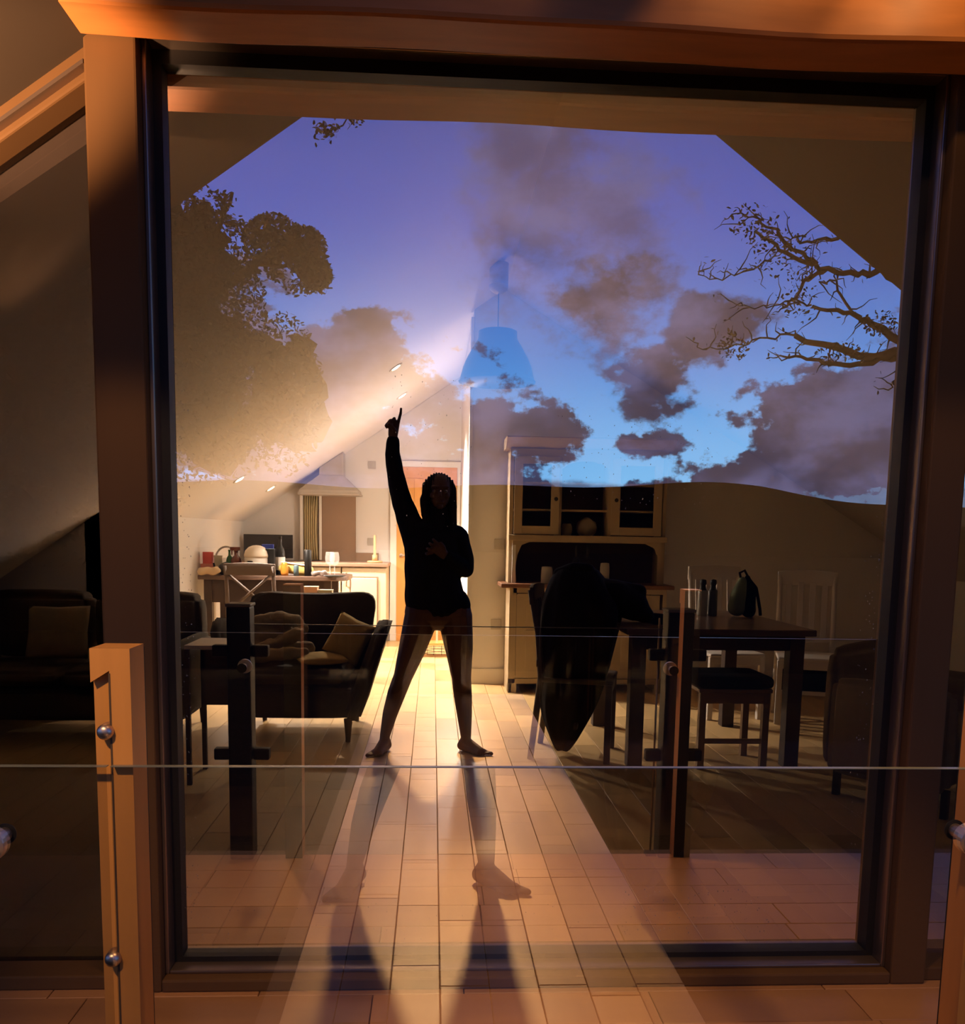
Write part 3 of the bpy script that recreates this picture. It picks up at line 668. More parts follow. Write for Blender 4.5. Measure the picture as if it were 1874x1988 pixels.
blob(0, [((-.33, 0, .13), .12), ((-.05, 0, .11), .10), ((.25, 0, .09), .085)], M_coat, 'bag_body', t, .015, .02, 6); blob(0, [((-.33, 0, .18), .10), ((-.32, 0, .27), .09)], M_coat, 'bag_end', t, .015)
bm = bmesh.new(); tube(bm, [(-.22, -.1, .18), (-.1, -.13, .27), (.06, -.11, .20)], .012, 8); obj('handle', bm, M_coat, t, True)

# ---- armchair (wing-sided two-seater) and sofa
def loft(name, rings, m, par, sub=1):
    bm = bmesh.new(); R = [[bm.verts.new(p) for p in r] for r in rings]; n = len(R[0])
    for i in range(len(R) - 1):
        for k in range(n): bm.faces.new((R[i][k], R[i][(k + 1) % n], R[i + 1][(k + 1) % n], R[i + 1][k]))
    bm.faces.new(R[0]); bm.faces.new(list(reversed(R[-1]))); o = obj(name, bm, m, par, True)
    s = o.modifiers.new('s', 'SUBSURF'); s.levels = s.render_levels = sub; return o
def soft_box(name, d, m, par, r=.04, noise_a=.006, cuts=0):
    bm = bmesh.new(); bx(bm, *d); bmesh.ops.bevel(bm, geom=bm.edges[:], offset=r, segments=4, affect='EDGES')
    o = obj(name, bm, m, par, True); s = o.modifiers.new('s', 'SUBSURF'); s.levels = s.render_levels = 1; return o
t = thing('armchair', 'grey two-seat armchair with flared arms facing the window', 'armchair', (-.78, 5.55, 0))
# local: front at -y
soft_box('seat_base', (-.36, .34, -.36, .30, .13, .335), M_sofa, t, .03)
soft_box('seat_cushion', (-.35, .30, -.40, .20, .33, .45), M_sofa, t, .045)
bm = bmesh.new(); prism(bm, [(-.38, .30), (.36, .30), (.395, .66), (.408, .74), (.406, .79), (.392, .822), (.362, .842), (.32, .848), (.22, .843), (.08, .835), (-.10, .835), (-.27, .843), (-.34, .836), (-.375, .815), (-.388, .78)], 'y', .22, .38)
bmesh.ops.bevel(bm, geom=[e for e in bm.edges if abs(e.verts[0].co.y - e.verts[1].co.y) < .01], offset=.022, segments=3, affect='EDGES'); o = obj('backrest', bm, M_sofa, t, True)
for s in (-1, 1):
    # side profile in (y,z), wedge that leans outwards with height
    prof = [(-.37, .13), (-.40, .40), (-.385, .55), (-.30, .66), (-.15, .715), (.05, .69), (.24, .66), (.36, .60), (.37, .13)]
    bm = bmesh.new(); A = []; B = []
    for (y, z) in prof:
        xo = .36 + .18 * ((z - .13) / .58) ** 1.15; A.append(bm.verts.new((s * xo, y, z))); B.append(bm.verts.new((s * (xo - .085 - .02 * (z < .2)), y, z)))
    bm.faces.new(A); bm.faces.new(list(reversed(B)))
    for i in range(len(A)): bm.faces.new((A[i], A[(i + 1) % len(A)], B[(i + 1) % len(A)], B[i]))
    bmesh.ops.bevel(bm, geom=bm.edges[:], offset=.026, segments=3, affect='EDGES'); obj('arm', bm, M_sofa, t, True)
for x in (-.31, .29):
    for y in (-.33, .28):
        bm = bmesh.new(); lathe(bm, [(.014, 0), (.026, .14)], (x, y, 0), 12); obj('leg', bm, M_tleg, t, True)
t = thing('sofa', 'long dark grey sofa behind the left window pane, facing the window', 'sofa', (-2.10, 5.50, 0)); t.scale = (.80, 1, 1)
soft_box('seat_base', (-.80, .74, -.36, .30, .12, .32), M_sofa, t, .03)
for a, b in ((-.78, -.03), (-.02, .72)): soft_box('seat_cushion', (a, b, -.40, .20, .32, .44), M_sofa, t, .04)
for a, b in ((-.86, -.02), (-.01, .83)): soft_box('back_cushion', (a, b, .10, .38, .42, .85), M_sofa, t, .06)
for a in (-.92, .74): soft_box('arm', (a, a + .13, -.38, .36, .12, .60), M_sofa, t, .045)
for x in (-.85, .78):
    for y in (-.32, .26):
        bm = bmesh.new(); lathe(bm, [(.014, 0), (.024, .13)], (x, y, 0), 12); obj('leg', bm, M_tleg, t, True)
# throw and cushions
def rumple(name, label, cat, loc, m, curves, vox=.012):
    t = thing(name, label, cat, loc); bm = bmesh.new()
    for c in curves: chain(bm, c)
    o = fuse(name + '_cloth', bm, m, t, vox, 2)
    for v in o.data.vertices: v.co += v.normal * (.012 * mn.noise(v.co * 16) + .006 * mn.noise(v.co * 40))
    return t
rumple('throw', 'rumpled brown throw heaped on the left of the armchair seat', 'blanket', (-.98, 5.42, .46), M_throw,
       [[((-.08, .12, .20), .06), ((.03, .10, .23), .055), ((.14, .06, .24), .04), ((.20, .0, .19), .035)], [((-.10, .0, .04), .045), ((.05, -.04, .10), .045), ((.18, -.05, .17), .04)],
        [((-.10, .10, .10), .075), ((.10, .12, .12), .07)], [((-.10, -.12, .03), .035), ((.04, -.14, .05), .04), ((.22, -.12, .06), .035)], [((.10, .08, .05), .05), ((.22, .02, .06), .05)]])
def cushion(label, loc, rot, m, s=.2, th=.05):
    t = thing('cushion', label, 'cushion', loc); bm = bmesh.new(); bmesh.ops.create_grid(bm, x_segments=14, y_segments=14, size=1)
    top = bm.verts[:]; r = bmesh.ops.duplicate(bm, geom=bm.faces[:] + bm.edges[:] + bm.verts[:]); low = [g for g in r['geom'] if isinstance(g, bmesh.types.BMVert)]
    for vs, sg in ((top, 1), (low, -1)):
        for v in vs:
            a = (1 - v.co.x ** 2) * (1 - v.co.y ** 2); v.co.z = sg * th * max(a, 0) ** .45 * (1 + .12 * mn.noise(v.co * 3)); k = 1 - .07 * (1 - abs(v.co.x)) * 0 - .06 * (1 - abs(v.co.x * v.co.y)); v.co.x *= s * k; v.co.y *= s * k
    bmesh.ops.remove_doubles(bm, verts=bm.verts, dist=.0006); o = obj('cover', bm, m, t, True); o.rotation_euler = rot; return t
cushion('mustard cushion leaning in the corner of the armchair', (-.50, 5.38, .60), (math.radians(70), math.radians(20), math.radians(-28)), M_cush, .13, .05)
cushion('flat brown cushion lying on the armchair seat', (-.66, 5.32, .485), (0, 0, .3), M_cush, .15, .035)
cushion('dim grey cushion on the sofa behind the left pane', (-2.20, 5.36, .62), (math.radians(62), 0, .2), M_throw, .17, .05)
rumple('throw', 'dim crumpled blanket on the sofa seat behind the left pane', 'blanket', (-1.75, 5.28, .45), M_throw, [[((-.2, 0, .03), .04), ((.0, .02, .06), .05), ((.2, 0, .05), .045)], [((-.1, -.1, .03), .035), ((.15, -.1, .04), .04)]])
# white side table left of the black post
t = thing('side_table', 'small white-edged side table left of the black post', 'side table', (-1.02, 4.45, 0))
box('table_top', (-.16, .10, -.16, .16, .665, .685), M_chairw, t, .003); box('side_panel', (.075, .10, -.16, .16, .30, .665), M_chairw, t, .003); box('back_panel', (-.16, .075, .14, .16, .34, .665), M_tleg, t)
for x, y in ((-.16, -.16), (-.16, .14), (.075, -.16), (.075, .14)): box('leg', (x, x + .022, y, y + .022, 0, .665), M_chairw if x > 0 else M_tleg, t)
# pale armchair corner at the right pane
t = thing('tub_chair', 'dim grey tub chair behind the right-hand mullion', 'armchair', (2.35, 4.1, 0), math.radians(40))
soft_box('seat', (-.30, .30, -.28, .28, .12, .43), M_throw, t, .05); soft_box('backrest', (-.34, .34, .24, .36, .12, .74), M_throw, t, .05)
for s in (-1, 1): soft_box('arm', ((.27, .37) if s > 0 else (-.37, -.27)) + (-.28, .30, .12, .60), M_throw, t, .04)
for x in (-.26, .24):
    for y in (-.24, .26): box('leg', (x, x + .03, y, y + .03, 0, .13), M_tleg, t)
# ================================================================== dresser
DX, DY = .60, 6.92        # left edge, front face
t = thing('dresser', 'tall painted dresser with glazed doors and open plate shelves', 'dresser', (DX, DY, 0)); DW = 1.24
# base unit
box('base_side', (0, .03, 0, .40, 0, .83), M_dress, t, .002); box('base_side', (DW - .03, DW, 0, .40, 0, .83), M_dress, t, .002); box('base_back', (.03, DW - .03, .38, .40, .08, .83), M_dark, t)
box('base_frame', (.03, .055, 0, .02, .08, .83), M_dress, t); box('base_rail', (.03, DW - .03, .0, .02, .79, .83), M_dress, t); box('plinth', (.0, DW, .0, .03, .075, .115), M_dress, t, .003)
for x in (0, DW - .07): box('foot', (x, x + .07, 0, .07, 0, .08), M_dress, t, .006)
for k in range(3):
    x0 = .055 + k * .378
    d = box('door', (x0 + .003, x0 + .375, -.004, .016, .12, .785), M_dress, t, .003)
    box('raised_panel', (x0 + .075, x0 + .303, -.012, -.004, .19, .50), M_dress, d, .005); box('upper_panel', (x0 + .075, x0 + .303, -.010, -.004, .56, .73), M_dress, d, .004)
    bm = bmesh.new(); lathe(bm, [(.007, -.004), (.008, -.02), (.014, -.028), (.013, -.036), (.001, -.04)], (x0 + (.33 if k < 2 else .04), 0, .60), 12, 'y'); obj('knob', bm, M_black, d, True)
box('dresser_top', (-.07, DW + .05, -.04, .42, .83, .862), M_dtop, t, .006)
# upper unit
UZ, UT = .862, 1.905
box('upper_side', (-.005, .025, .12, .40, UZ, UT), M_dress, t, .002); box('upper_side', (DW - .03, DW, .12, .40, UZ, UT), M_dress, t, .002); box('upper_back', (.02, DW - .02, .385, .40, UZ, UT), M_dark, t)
bm = bmesh.new(); prism(bm, [(.12, UZ), (.12, 1.20), (.10, 1.16), (.085, 1.05), (.085, .95), (.10, UZ)], 'x', .022, .05)
for v in bm.verts: v.co.y = v.co.y if v.co.z > 3 else v.co.y
obj('scroll_bracket', bm, M_trim, t)
bm = bmesh.new(); prism(bm, [(.025, 1.20), (.025, UZ), (.06, UZ), (.05, .98), (.062, 1.08), (.095, 1.16), (.16, 1.185), (DW - .16, 1.185), (DW - .09, 1.15), (DW - .06, 1.09), (DW - .06, UZ), (DW - .03, UZ), (DW - .03, 1.20)], 'y', .10, .12); obj('shaped_frieze', bm, M_dress, t)
box('shelf', (.02, DW - .02, .12, .385, 1.20, 1.235), M_dress, t); box('lower_moulding', (-.01, DW + .01, .09, .13, 1.195, 1.24), M_dress, t, .005)
box('top_rail', (0, DW, .11, .13, 1.845, UT), M_dress, t)
bm = bmesh.new(); prism(bm, [(.13, UT), (.02, UT + .075), (.02, UT + .085), (.42, UT + .085), (.42, UT)], 'x', -.04, DW + .04); obj('cornice', bm, M_dress, t)
doors = ((.03, .385), (.80, 1.20))
for i, (a, b) in enumerate(doors):
    d = box('glazed_door', (a, a + .065, .10, .122, 1.245, 1.845), M_dress, t, .002)
    box('stile', (b - .065, b, .10, .122, 1.245, 1.845), M_dress, d, .002); box('rail', (a + .065, b - .065, .10, .122, 1.245, 1.31), M_dress, d, .002); box('rail', (a + .065, b - .065, .10, .122, 1.79, 1.845), M_dress, d, .002)
    box('door_glass', (a + .065, b - .065, .108, .112, 1.31, 1.79), M_clear, d)
    bm = bmesh.new(); lathe(bm, [(.008, .10), (.009, .082), (.016, .074), (.014, .064), (.001, .06)], (b - .03 if i == 0 else a + .03, 0, 1.52), 14, 'y'); obj('knob', bm, M_black, d, True)
box('divider', (.385, .405, .12, .385, 1.235, 1.845), M_dress, t); box('divider', (.78, .80, .12, .385, 1.235, 1.845), M_dress, t)
pts = [(.405, 1.845), (.405, 1.755)] + [(.405 + .375 * k / 10, 1.755 + .062 * math.sin(PI * k / 10) ** .6) for k in range(1, 10)] + [(.78, 1.755), (.78, 1.845)]
bm = bmesh.new(); prism(bm, pts, 'y', .105, .12); obj('arched_rail', bm, M_dress, t)
for z in (1.43, 1.64):
    for a, b in ((.025, .385), (.405, .78), (.80, 1.21)): box('plate_shelf', (a, b, .16, .385, z, z + .014), M_dress, t)
# crockery and jars
def pot(x, y, z, prof, m, label, name, cat, group=None, lid=None):
    t = thing(name, label, cat, (x, y, z), 0, group); bm = bmesh.new(); lathe(bm, prof, n=20); obj('body', bm, m, t, True)
    if lid: bm = bmesh.new(); lathe(bm, lid, n=20); obj('lid', bm, M_dark if m is not M_black else M_steel, t, True)
    return t
CER = flat('cream_ceramic', (.34, .29, .20), .35)
pot(DX + .47, DY + .25, 1.235, [(.001, 0), (.030, 0), (.042, .02), (.046, .05), (.040, .085), (.030, .10), (.030, .10)], CER, 'small cream jug low on the open dresser shelf', 'jug', 'jug')
pot(DX + .63, DY + .25, 1.235, [(.001, 0), (.045, 0), (.075, .03), (.085, .07), (.072, .115), (.040, .135), (.020, .15), (.001, .155)], CER, 'round cream pot on the open dresser shelf', 'teapot', 'pot')
WH = flat('white_label', (.45, .42, .36), .5)
for x, h, r, lab in ((.30, .13, .045, 'white mug on the dresser top just left of the coat'), (.53, .20, .030, 'bottle with a white label on the dresser top above the coat collar'), (.62, .10, .032, 'short pale jar on the dresser top beside the labelled bottle'), (.76, .165, .037, 'tall cream canister on the dresser top, right of the short jar')):
    m = WH if 'bottle' not in lab else M_black
    tt = pot(DX + x, DY + .10, .862, [(.001, 0), (r, 0), (r * 1.02, .01), (r, h * .8), (r * .9, h), (r * .5, h * 1.02)], m, lab, lab.split()[2 if 'canister' in lab or 'jar' in lab else (1 if 'mug' in lab else 0)] if True else '', lab.split()[1 if 'mug' in lab else (0 if 'bottle' in lab else 2)])
    if 'bottle' in lab:
        bm = bmesh.new(); lathe(bm, [(r + .001, .06), (r + .002, .065), (r + .002, .15), (r + .001, .155)], n=20); obj('paper_label', bm, WH, tt, True)
        bm = bmesh.new(); lathe(bm, [(r * .5, .20), (r * .4, .29), (r * .4, .30), (.001, .30)], n=16); obj('neck', bm, M_black, tt, True)
# ---- pendant lamp
t = thing('pendant_lamp', 'blue-looking dome pendant lamp hanging from the ridge', 'lamp', (.435, 6.4, 2.29))
bm = bmesh.new(); lathe(bm, [(.268, 0), (.270, .008), (.262, .014), (.255, .04), (.24, .10), (.21, .17), (.17, .24), (.142, .285), (.136, .30), (.134, .345), (.12, .352), (.001, .352), (.001, .345), (.11, .345), (.125, .29), (.16, .235), (.20, .165), (.228, .10), (.244, .04), (.252, .002)], n=44); obj('shade', bm, M_shade, t, True)
bm = bmesh.new(); lathe(bm, [(.018, .35), (.018, .37), (.001, .372)]); tube(bm, [(0, 0, .36), (0, 0, .62)], .0035, 6); obj('cable', bm, M_dark, t)
bm = bmesh.new(); lathe(bm, [(.001, .60), (.03, .602), (.062, .625), (.066, .655)], n=24)
lathe(bm, [(.066, .655), (.066, .80), (.001, .80)], n=24); obj('ceiling_rose', bm, M_chairw, t, True)
bm = bmesh.new(); lathe(bm, [(.001, .16), (.03, .18), (.035, .21), (.018, .26), (.018, .34)]); obj('bulb', bm, flat('frosted_bulb', (.5, .5, .48), .4), t, True)
# ---- downlights set into the slope
for i, (x, y) in enumerate(DL):
    z = ceil_l(x); t = thing('downlight', ('recessed ceiling downlight, ' + ('upper right one nearer the window', 'upper right one just above the raised finger', 'lower left one nearer the window', 'lower left one above the extractor')[i]), 'downlight', (x, y, z), 0, 'downlights in the sloping ceiling')
    t.rotation_euler = (0, -math.atan(.68), 0)
    bm = bmesh.new(); lathe(bm, [(.048, -.006), (.062, -.008), (.065, 0), (.060, .003)], n=24); obj('bezel', bm, M_trim, t, True)
    bm = bmesh.new(); lathe(bm, [(.001, -.010), (.030, -.009), (.048, -.004), (.048, 0)], n=20); obj('lens', bm, M_bulb, t)
# no fixture for the added fill light at the kitchen end
# ================================================================== kitchen end
struct_door = bpy.data.objects.new('door_1', None); C.objects.link(struct_door); struct_door['kind'] = 'structure'
dx0, dx1, dh = -.415, .268, 1.985
lf = box('door_leaf', (dx0, dx1, YB - .045, YB - .008, .004, dh), M_door, struct_door, .002)
for k in range(5):
    x = dx0 + .10 + k * (dx1 - dx0 - .2) / 5; box('board', (x + .002, x + (dx1 - dx0 - .2) / 5 - .002, YB - .052, YB - .045, .18, dh - .13), M_door, lf, .003)
for a, b in ((dx0, dx0 + .10), (dx1 - .10, dx1)): box('stile', (a, b, YB - .055, YB - .045, .0, dh), M_door, lf, .002)
box('rail', (dx0 + .1, dx1 - .1, YB - .055, YB - .045, dh - .12, dh), M_door, lf, .002); box('rail', (dx0 + .1, dx1 - .1, YB - .055, YB - .045, 0, .17), M_door, lf, .002)
bm = bmesh.new(); lathe(bm, [(.001, -.075), (.022, -.075), (.024, -.06), (.024, -.055)], (dx0 + .055, YB, .985), 16, 'y'); tube(bm, [(dx0 + .055, YB - .07, .985), (dx0 + .055, YB - .105, .985), (dx0 + .08, YB - .11, .987), (dx0 + .19, YB - .11, .99)], .009, 8); obj('door_handle', bm, M_steel, lf, True)
for a, b in ((dx0 - .075, dx0), (dx1, .308)): box('architrave', (a, b, YB - .05, YB, 0, dh + .065), M_trim, struct_door, .005)
box('architrave', (dx0 - .075, .308, YB - .052, YB, dh, dh + .065), M_trim, struct_door, .005)
# counter run along the back wall
CF = 9.72
for i, (a, b) in enumerate(((-.98, -.50), (-1.48, -.99), (-2.14, -1.49))):
    t = thing('base_cabinet', ('cream base cabinet with a bow handle next to the oak door', 'cream kitchen cabinet under the hob', 'cream kitchen cabinet in the left corner')[i], 'cabinet', ((a + b) / 2, CF, 0), 0, 'cream kitchen cabinets'); w = (b - a) / 2
    box('carcass', (-w, w, .022, .60, .10, .865), M_cream, t); box('plinth', (-w, w, .06, .09, 0, .10), M_cream, t)
    d = box('door', (-w + .003, w - .003, 0, .02, .115, .855), M_cream, t, .003); box('raised_panel', (-w + .10, w - .10, -.016, 0, .22, .75), M_cream, d, .008); box('groove_shade', (-w + .085, w - .085, -.002, 0, .205, .765), M_work, d)  # brown plate paints the shaded groove around the raised panel
    bm = bmesh.new(); tube(bm, [(-w + .05, 0, .66), (-w + .055, -.03, .70), (-w + .055, -.032, .76), (-w + .05, 0, .80)], .007, 8); obj('handle', bm, M_steel, d, True)
tag(box('worktop', (-2.145, -.48, CF - .03, YB - .01, .870, .908), M_work, None, .006), 'brown kitchen worktop running along the back wall', 'worktop')
t = thing('upstand', 'brown splashback panel and low upstand behind the worktop', 'splashback', (0, YB - .012, .908))
box('panel', (-1.30, -.88, -.010, 0, 0, .78), M_splash, t); box('upstand_strip', (-.88, -.62, -.012, 0, 0, .10), M_splash, t)
t = thing('curtain', 'olive curtain strip hanging left of the splashback', 'curtain', (-1.38, YB - .06, .92))
bm = bmesh.new(); n = 24
V = [[bm.verts.new((-.085 + .17 * k / n * (1 - .12 * math.sin(PI * z / .75)), .018 * math.sin(k * 1.7), z)) for k in range(n + 1)] for z in (0, .2, .4, .6, .745)]
for r in range(4):
    for k in range(n): bm.faces.new((V[r][k], V[r][k + 1], V[r + 1][k + 1], V[r + 1][k]))
o = obj('cloth', bm, M_olive, t, True); s = o.modifiers.new('s', 'SOLIDIFY'); s.thickness = .004
box('white_edge', (-.125, -.09, -.01, .02, 0, .74), M_trim, t, .004); box('white_edge', (.09, .118, -.01, .02, 0, .74), M_trim, t, .004)
# extractor hood with angled canopy and flue cut to the slope
t = thing('extractor_hood', 'cream extractor hood canopy under the sloping ceiling', 'extractor', (-1.14, YB - .01, 1.66))
bm = bmesh.new()
lo = [(-.32, -.42, .0), (.32, -.42, .0), (.32, 0, .0), (-.32, 0, .0)]; lo2 = [(x, y, .03) for x, y, z in lo]; hi = [(-.12, -.27, .20), (.14, -.27, .20), (.14, 0, .20), (-.12, 0, .20)]
L = [[bm.verts.new(p) for p in r] for r in (lo, lo2, hi)]
for a in range(2):
    for k in range(4): bm.faces.new((L[a][k], L[a][(k + 1) % 4], L[a + 1][(k + 1) % 4], L[a + 1][k]))
bm.faces.new(L[0]); bm.faces.new(L[2]); obj('canopy', bm, M_hood, t, bevel=.003)
box('lip', (-.335, .335, -.43, 0, -.022, .0), M_hood, t, .003)
bm = bmesh.new(); prism(bm, [(-.12, .20), (.14, .20), (.14, ceil_l(-1.0) - 1.66 - .005), (-.12, ceil_l(-1.26) - 1.66 - .005)], 'y', -.26, 0); obj('flue', bm, M_hood, t, bevel=.003)
# switches
for x, y, z, lab in ((-.70, YB, 2.0, 'square grey plate high on the back wall left of the oak door'), (-.705, YB, 1.135, 'double socket on the back wall above the worktop'), (.545, YD, 1.09 + .07, 'light switch on the wall just left of the dresser'), (.53, YD, .50, 'low wall socket just left of the dresser')):
    t = thing('wall_plate', lab, 'switch', (x, y, z)); box('plate', (-.043, .043, -.010, 0, -.043, .043), M_switch, t, .003); box('rocker', (-.014, .014, -.013, -.010, -.02, .02), M_switch, t, .002)
# kitchen-roll holder
t = thing('kitchen_roll_holder', 'bare wooden kitchen-roll holder on the worktop end', 'holder', (-.64, 9.95, .908)); WD = flat('pale_beech', (.55, .36, .18), .5)
bm = bmesh.new(); lathe(bm, [(.001, 0), (.085, 0), (.085, .018), (.080, .022), (.001, .022)], n=28); obj('base', bm, WD, t, True); bm = bmesh.new(); lathe(bm, [(.028, .022), (.028, .085), (.015, .088), (.014, .30), (.001, .305)], n=18); obj('spindle', bm, WD, t, True)
# television / monitor on the worktop
t = thing('screen', 'dark flat screen standing on the worktop in the left corner', 'screen', (-1.80, 10.12, .908)); box('panel', (-.30, .24, -.015, .015, .03, .29), M_screen, t, .004); box('stand', (-.10, .10, -.06, .06, 0, .01), M_black, t); box('neck', (-.02, .02, -.01, .02, .01, .06), M_black, t)
# kitchen table (rounded end) with chairs
TZ = .83
t = thing('kitchen_table', 'dark kitchen table with a rounded end, crowded with things', 'table', (-1.50, 8.60, 0))
pts = [(-.62, -.40), (.50, -.40)] + [(.50 + .22 * math.sin(a), -.18 - .22 * math.cos(a)) for a in [PI / 2 * k / 8 for k in range(1, 9)]] + [(.72, .18)] + [(.50 + .22 * math.cos(a), .18 + .22 * math.sin(a)) for a in [PI / 2 * k / 8 for k in range(1, 9)]] + [(-.62, .40)]
bm = bmesh.new(); prism(bm, pts, 'z', TZ - .04, TZ); obj('table_top', bm, M_table, t, bevel=.006)
box('apron', (-.58, .50, -.33, -.305, TZ - .25, TZ - .04), M_tleg, t); box('apron', (-.58, .50, .305, .33, TZ - .25, TZ - .04), M_tleg, t)
for x in (-.58, .50):
    for y in (-.34, .27): box('leg', (x, x + .07, y, y + .07, 0, TZ - .04), M_tleg, t)
dining_chair('taupe cross-back chair at the kitchen table', M_chaird, (-1.575, 8.05, 0), PI, 'cross', None, sw=.44, top=.955)
dining_chair('taupe chair at the far left edge of the kitchen table', M_chaird, (-2.06, 7.60, 0), .25, 'cross', None, sw=.40, top=.96) if False else None
def on_table(name, label, cat, x, y, build, group=None):
    t = thing(name, label, cat, (x, y, TZ), 0, group); build(t); t.scale = (1.2, 1.2, 1.2); return t
def lathe_part(nm, prof, m, n=18, c=(0, 0, 0)):
    def f(t): bm = bmesh.new(); lathe(bm, prof, c, n); obj(nm, bm, m, t, True)
    return f
AMB = flat('brown_glass', (.10, .025, .012), .2); GRN = flat('green_glass', (.03, .10, .03), .2)
def bottle(h, r, m, cap=M_black, lab=None):
    def f(t):
        lathe_part('bottle_body', [(.001, 0), (r, 0), (r * 1.03, .01), (r, h * .58), (r * .8, h * .68), (r * .36, h * .78), (r * .34, h * .94)], m)(t)
        lathe_part('cap', [(r * .40, h * .93), (r * .40, h), (.001, h)], cap)(t)
        if lab: lathe_part('paper_label', [(r + .0005, h * .12), (r + .002, h * .13), (r + .002, h * .45), (r + .0005, h * .46)], lab)(t)
    return f
def trigger(t):
    bottle(.19, .042, AMB, AMB)(t); bm = bmesh.new(); bx(bm, -.045, .03, -.012, .012, .185, .212); bx(bm, -.038, -.028, -.006, .006, .15, .19); obj('trigger_head', bm, AMB, t, bevel=.004)
def glass(h=.17, r=.036):
    def f(t):
        lathe_part('bowl', [(r * .82, h), (r * .98, h * .82), (r, h * .70), (r * .85, h * .55), (r * .4, h * .46), (.004, h * .44)], M_wine, 20)(t); lathe_part('stem', [(.004, h * .45), (.004, .01)], M_wine, 8)(t); lathe_part('foot', [(.001, .008), (r * .9, .003), (r * .9, 0), (.001, 0)], M_wine, 20)(t)
    return f
def bxs(parts):
    def f(t):
        for nm, d, m in parts: box(nm, d, m, t, .002)
    return f
PAP = flat('white_paper', (.80, .76, .68), .6); YEL = flat('yellow_card', (.75, .55, .16), .6); RED = flat('red_card', (.42, .06, .05), .5); TEA = flat('teal_card', (.10, .16, .18), .5); TAN = flat('tan_card', (.55, .40, .24), .6); BLU = flat('blue_card', (.04, .07, .45), .4); PNK = flat('pink_card', (.45, .16, .12), .6)
F = 8.38
on_table('spray_bottle', 'brown spray bottle on the kitchen table left of the white tub', 'bottle', -1.81, F, trigger)
def tub(t):
    lathe_part('tub_body', [(.001, 0), (.080, 0), (.088, .01), (.090, .13), (.088, .14)], PAP, 26)(t); lathe_part('domed_lid', [(.094, .135), (.095, .150), (.085, .185), (.060, .212), (.030, .225), (.001, .228)], flat('tub_lid', (.72, .62, .48), .35), 26)(t)
    for k in range(4): box('print_line', (-.052, -.012, -.0925, -.086, .03 + .024 * k, .038 + .024 * k), M_black, t)
on_table('tub', 'large white tub with a domed lid on the kitchen table', 'tub', -1.625, F, tub)
on_table('carton', 'tall black carton right of the white tub', 'carton', -1.50, F + .01, bxs([('box_body', (-.032, .032, -.03, .03, 0, .20), M_black), ('flap', (-.032, .032, -.03, .03, .2, .203), TEA)]))
on_table('wine_bottle', 'dark wine bottle with a pale label behind the black carton', 'bottle', -1.425, F + .10, bottle(.30, .036, M_black, M_black, PAP))
on_table('bread_bag', 'yellow bag of bread lying on the kitchen table', 'bag', -1.29, F + .06, lambda t: (blob(0, [((-.08, 0, .05), .042), ((.02, 0, .05), .046), ((.12, 0, .04), .038)], YEL, 'bag_body', t), box('paper_top', (-.10, .10, -.04, .04, .085, .092), PAP, t, .002, rot=ry(.12))))
on_table('tin', 'small teal tin in front of the yellow bread bag', 'tin', -1.255, F - .06, lathe_part('tin_body', [(.001, 0), (.020, 0), (.020, .075), (.018, .08), (.001, .08)], TEA))
on_table('jar', 'amber jar of sauce at the left end of the yellow bag', 'jar', -1.365, F - .03, lathe_part('jar_body', [(.001, 0), (.026, 0), (.030, .02), (.030, .07), (.022, .085), (.022, .10), (.001, .10)], flat('amber', (.55, .22, .03), .25)))
on_table('pepper_mill', 'black cylinder standing on the kitchen table left of the wine glasses', 'cylinder', -1.148, F - .05, lathe_part('mill_body', [(.001, 0), (.028, 0), (.028, .195), (.025, .20), (.001, .20)], M_black))
on_table('wine_glass', 'wine glass on the kitchen table, left of the two', 'glass', -.955, F + .02, glass(.185, .037), 'wine glasses'); on_table('wine_glass', 'wine glass on the kitchen table, right of the two', 'glass', -.905, F - .05, glass(.185, .037), 'wine glasses')
on_table('plate', 'black plate beneath the wine glasses', 'plate', -.885, F - .24, lathe_part('dish', [(.001, 0), (.05, 0), (.085, .012), (.083, .015), (.05, .005), (.001, .005)], M_black, 30))
on_table('foil_packet', 'crumpled silver packet left of the black plate', 'packet', -1.03, F - .10, lambda t: blob(0, [((-.05, 0, .022), .018), ((.04, .01, .025), .02)], flat('foil', (.45, .38, .34), .3, metal=.6), 'foil', t, .006, .014, 30))
on_table('red_box', 'red box at the left edge of the kitchen table', 'box', -2.07, F + .02, bxs([('box_body', (-.035, .035, -.03, .03, .08, .17), RED), ('white_box_under', (-.05, .05, -.04, .04, 0, .08), PNK)]))
on_table('jug', 'cream jug among the clutter at the left of the kitchen table', 'jug', -1.975, F, lathe_part('jug_body', [(.001, 0), (.030, 0), (.034, .05), (.030, .12), (.034, .145)], CER))
on_table('kettle', 'steel kettle with an arched handle behind the clutter', 'kettle', -1.95, F + .22, lambda t: (lathe_part('kettle_body', [(.001, 0), (.075, 0), (.085, .03), (.075, .09), (.04, .12), (.001, .125)], flat('pale_steel', (.75, .72, .66), .3, metal=.3), 26)(t), (lambda bm: (tube(bm, [(.085 * math.cos(a), 0, .10 + .11 * math.sin(a)) for a in [PI * k / 14 for k in range(15)]], .008, 8), obj('arched_handle', bm, M_switch, t, True)))(bmesh.new())))
on_table('green_bottle', 'small green bottle beside the brown spray bottle', 'bottle', -1.875, F + .02, bottle(.19, .026, GRN, GRN))
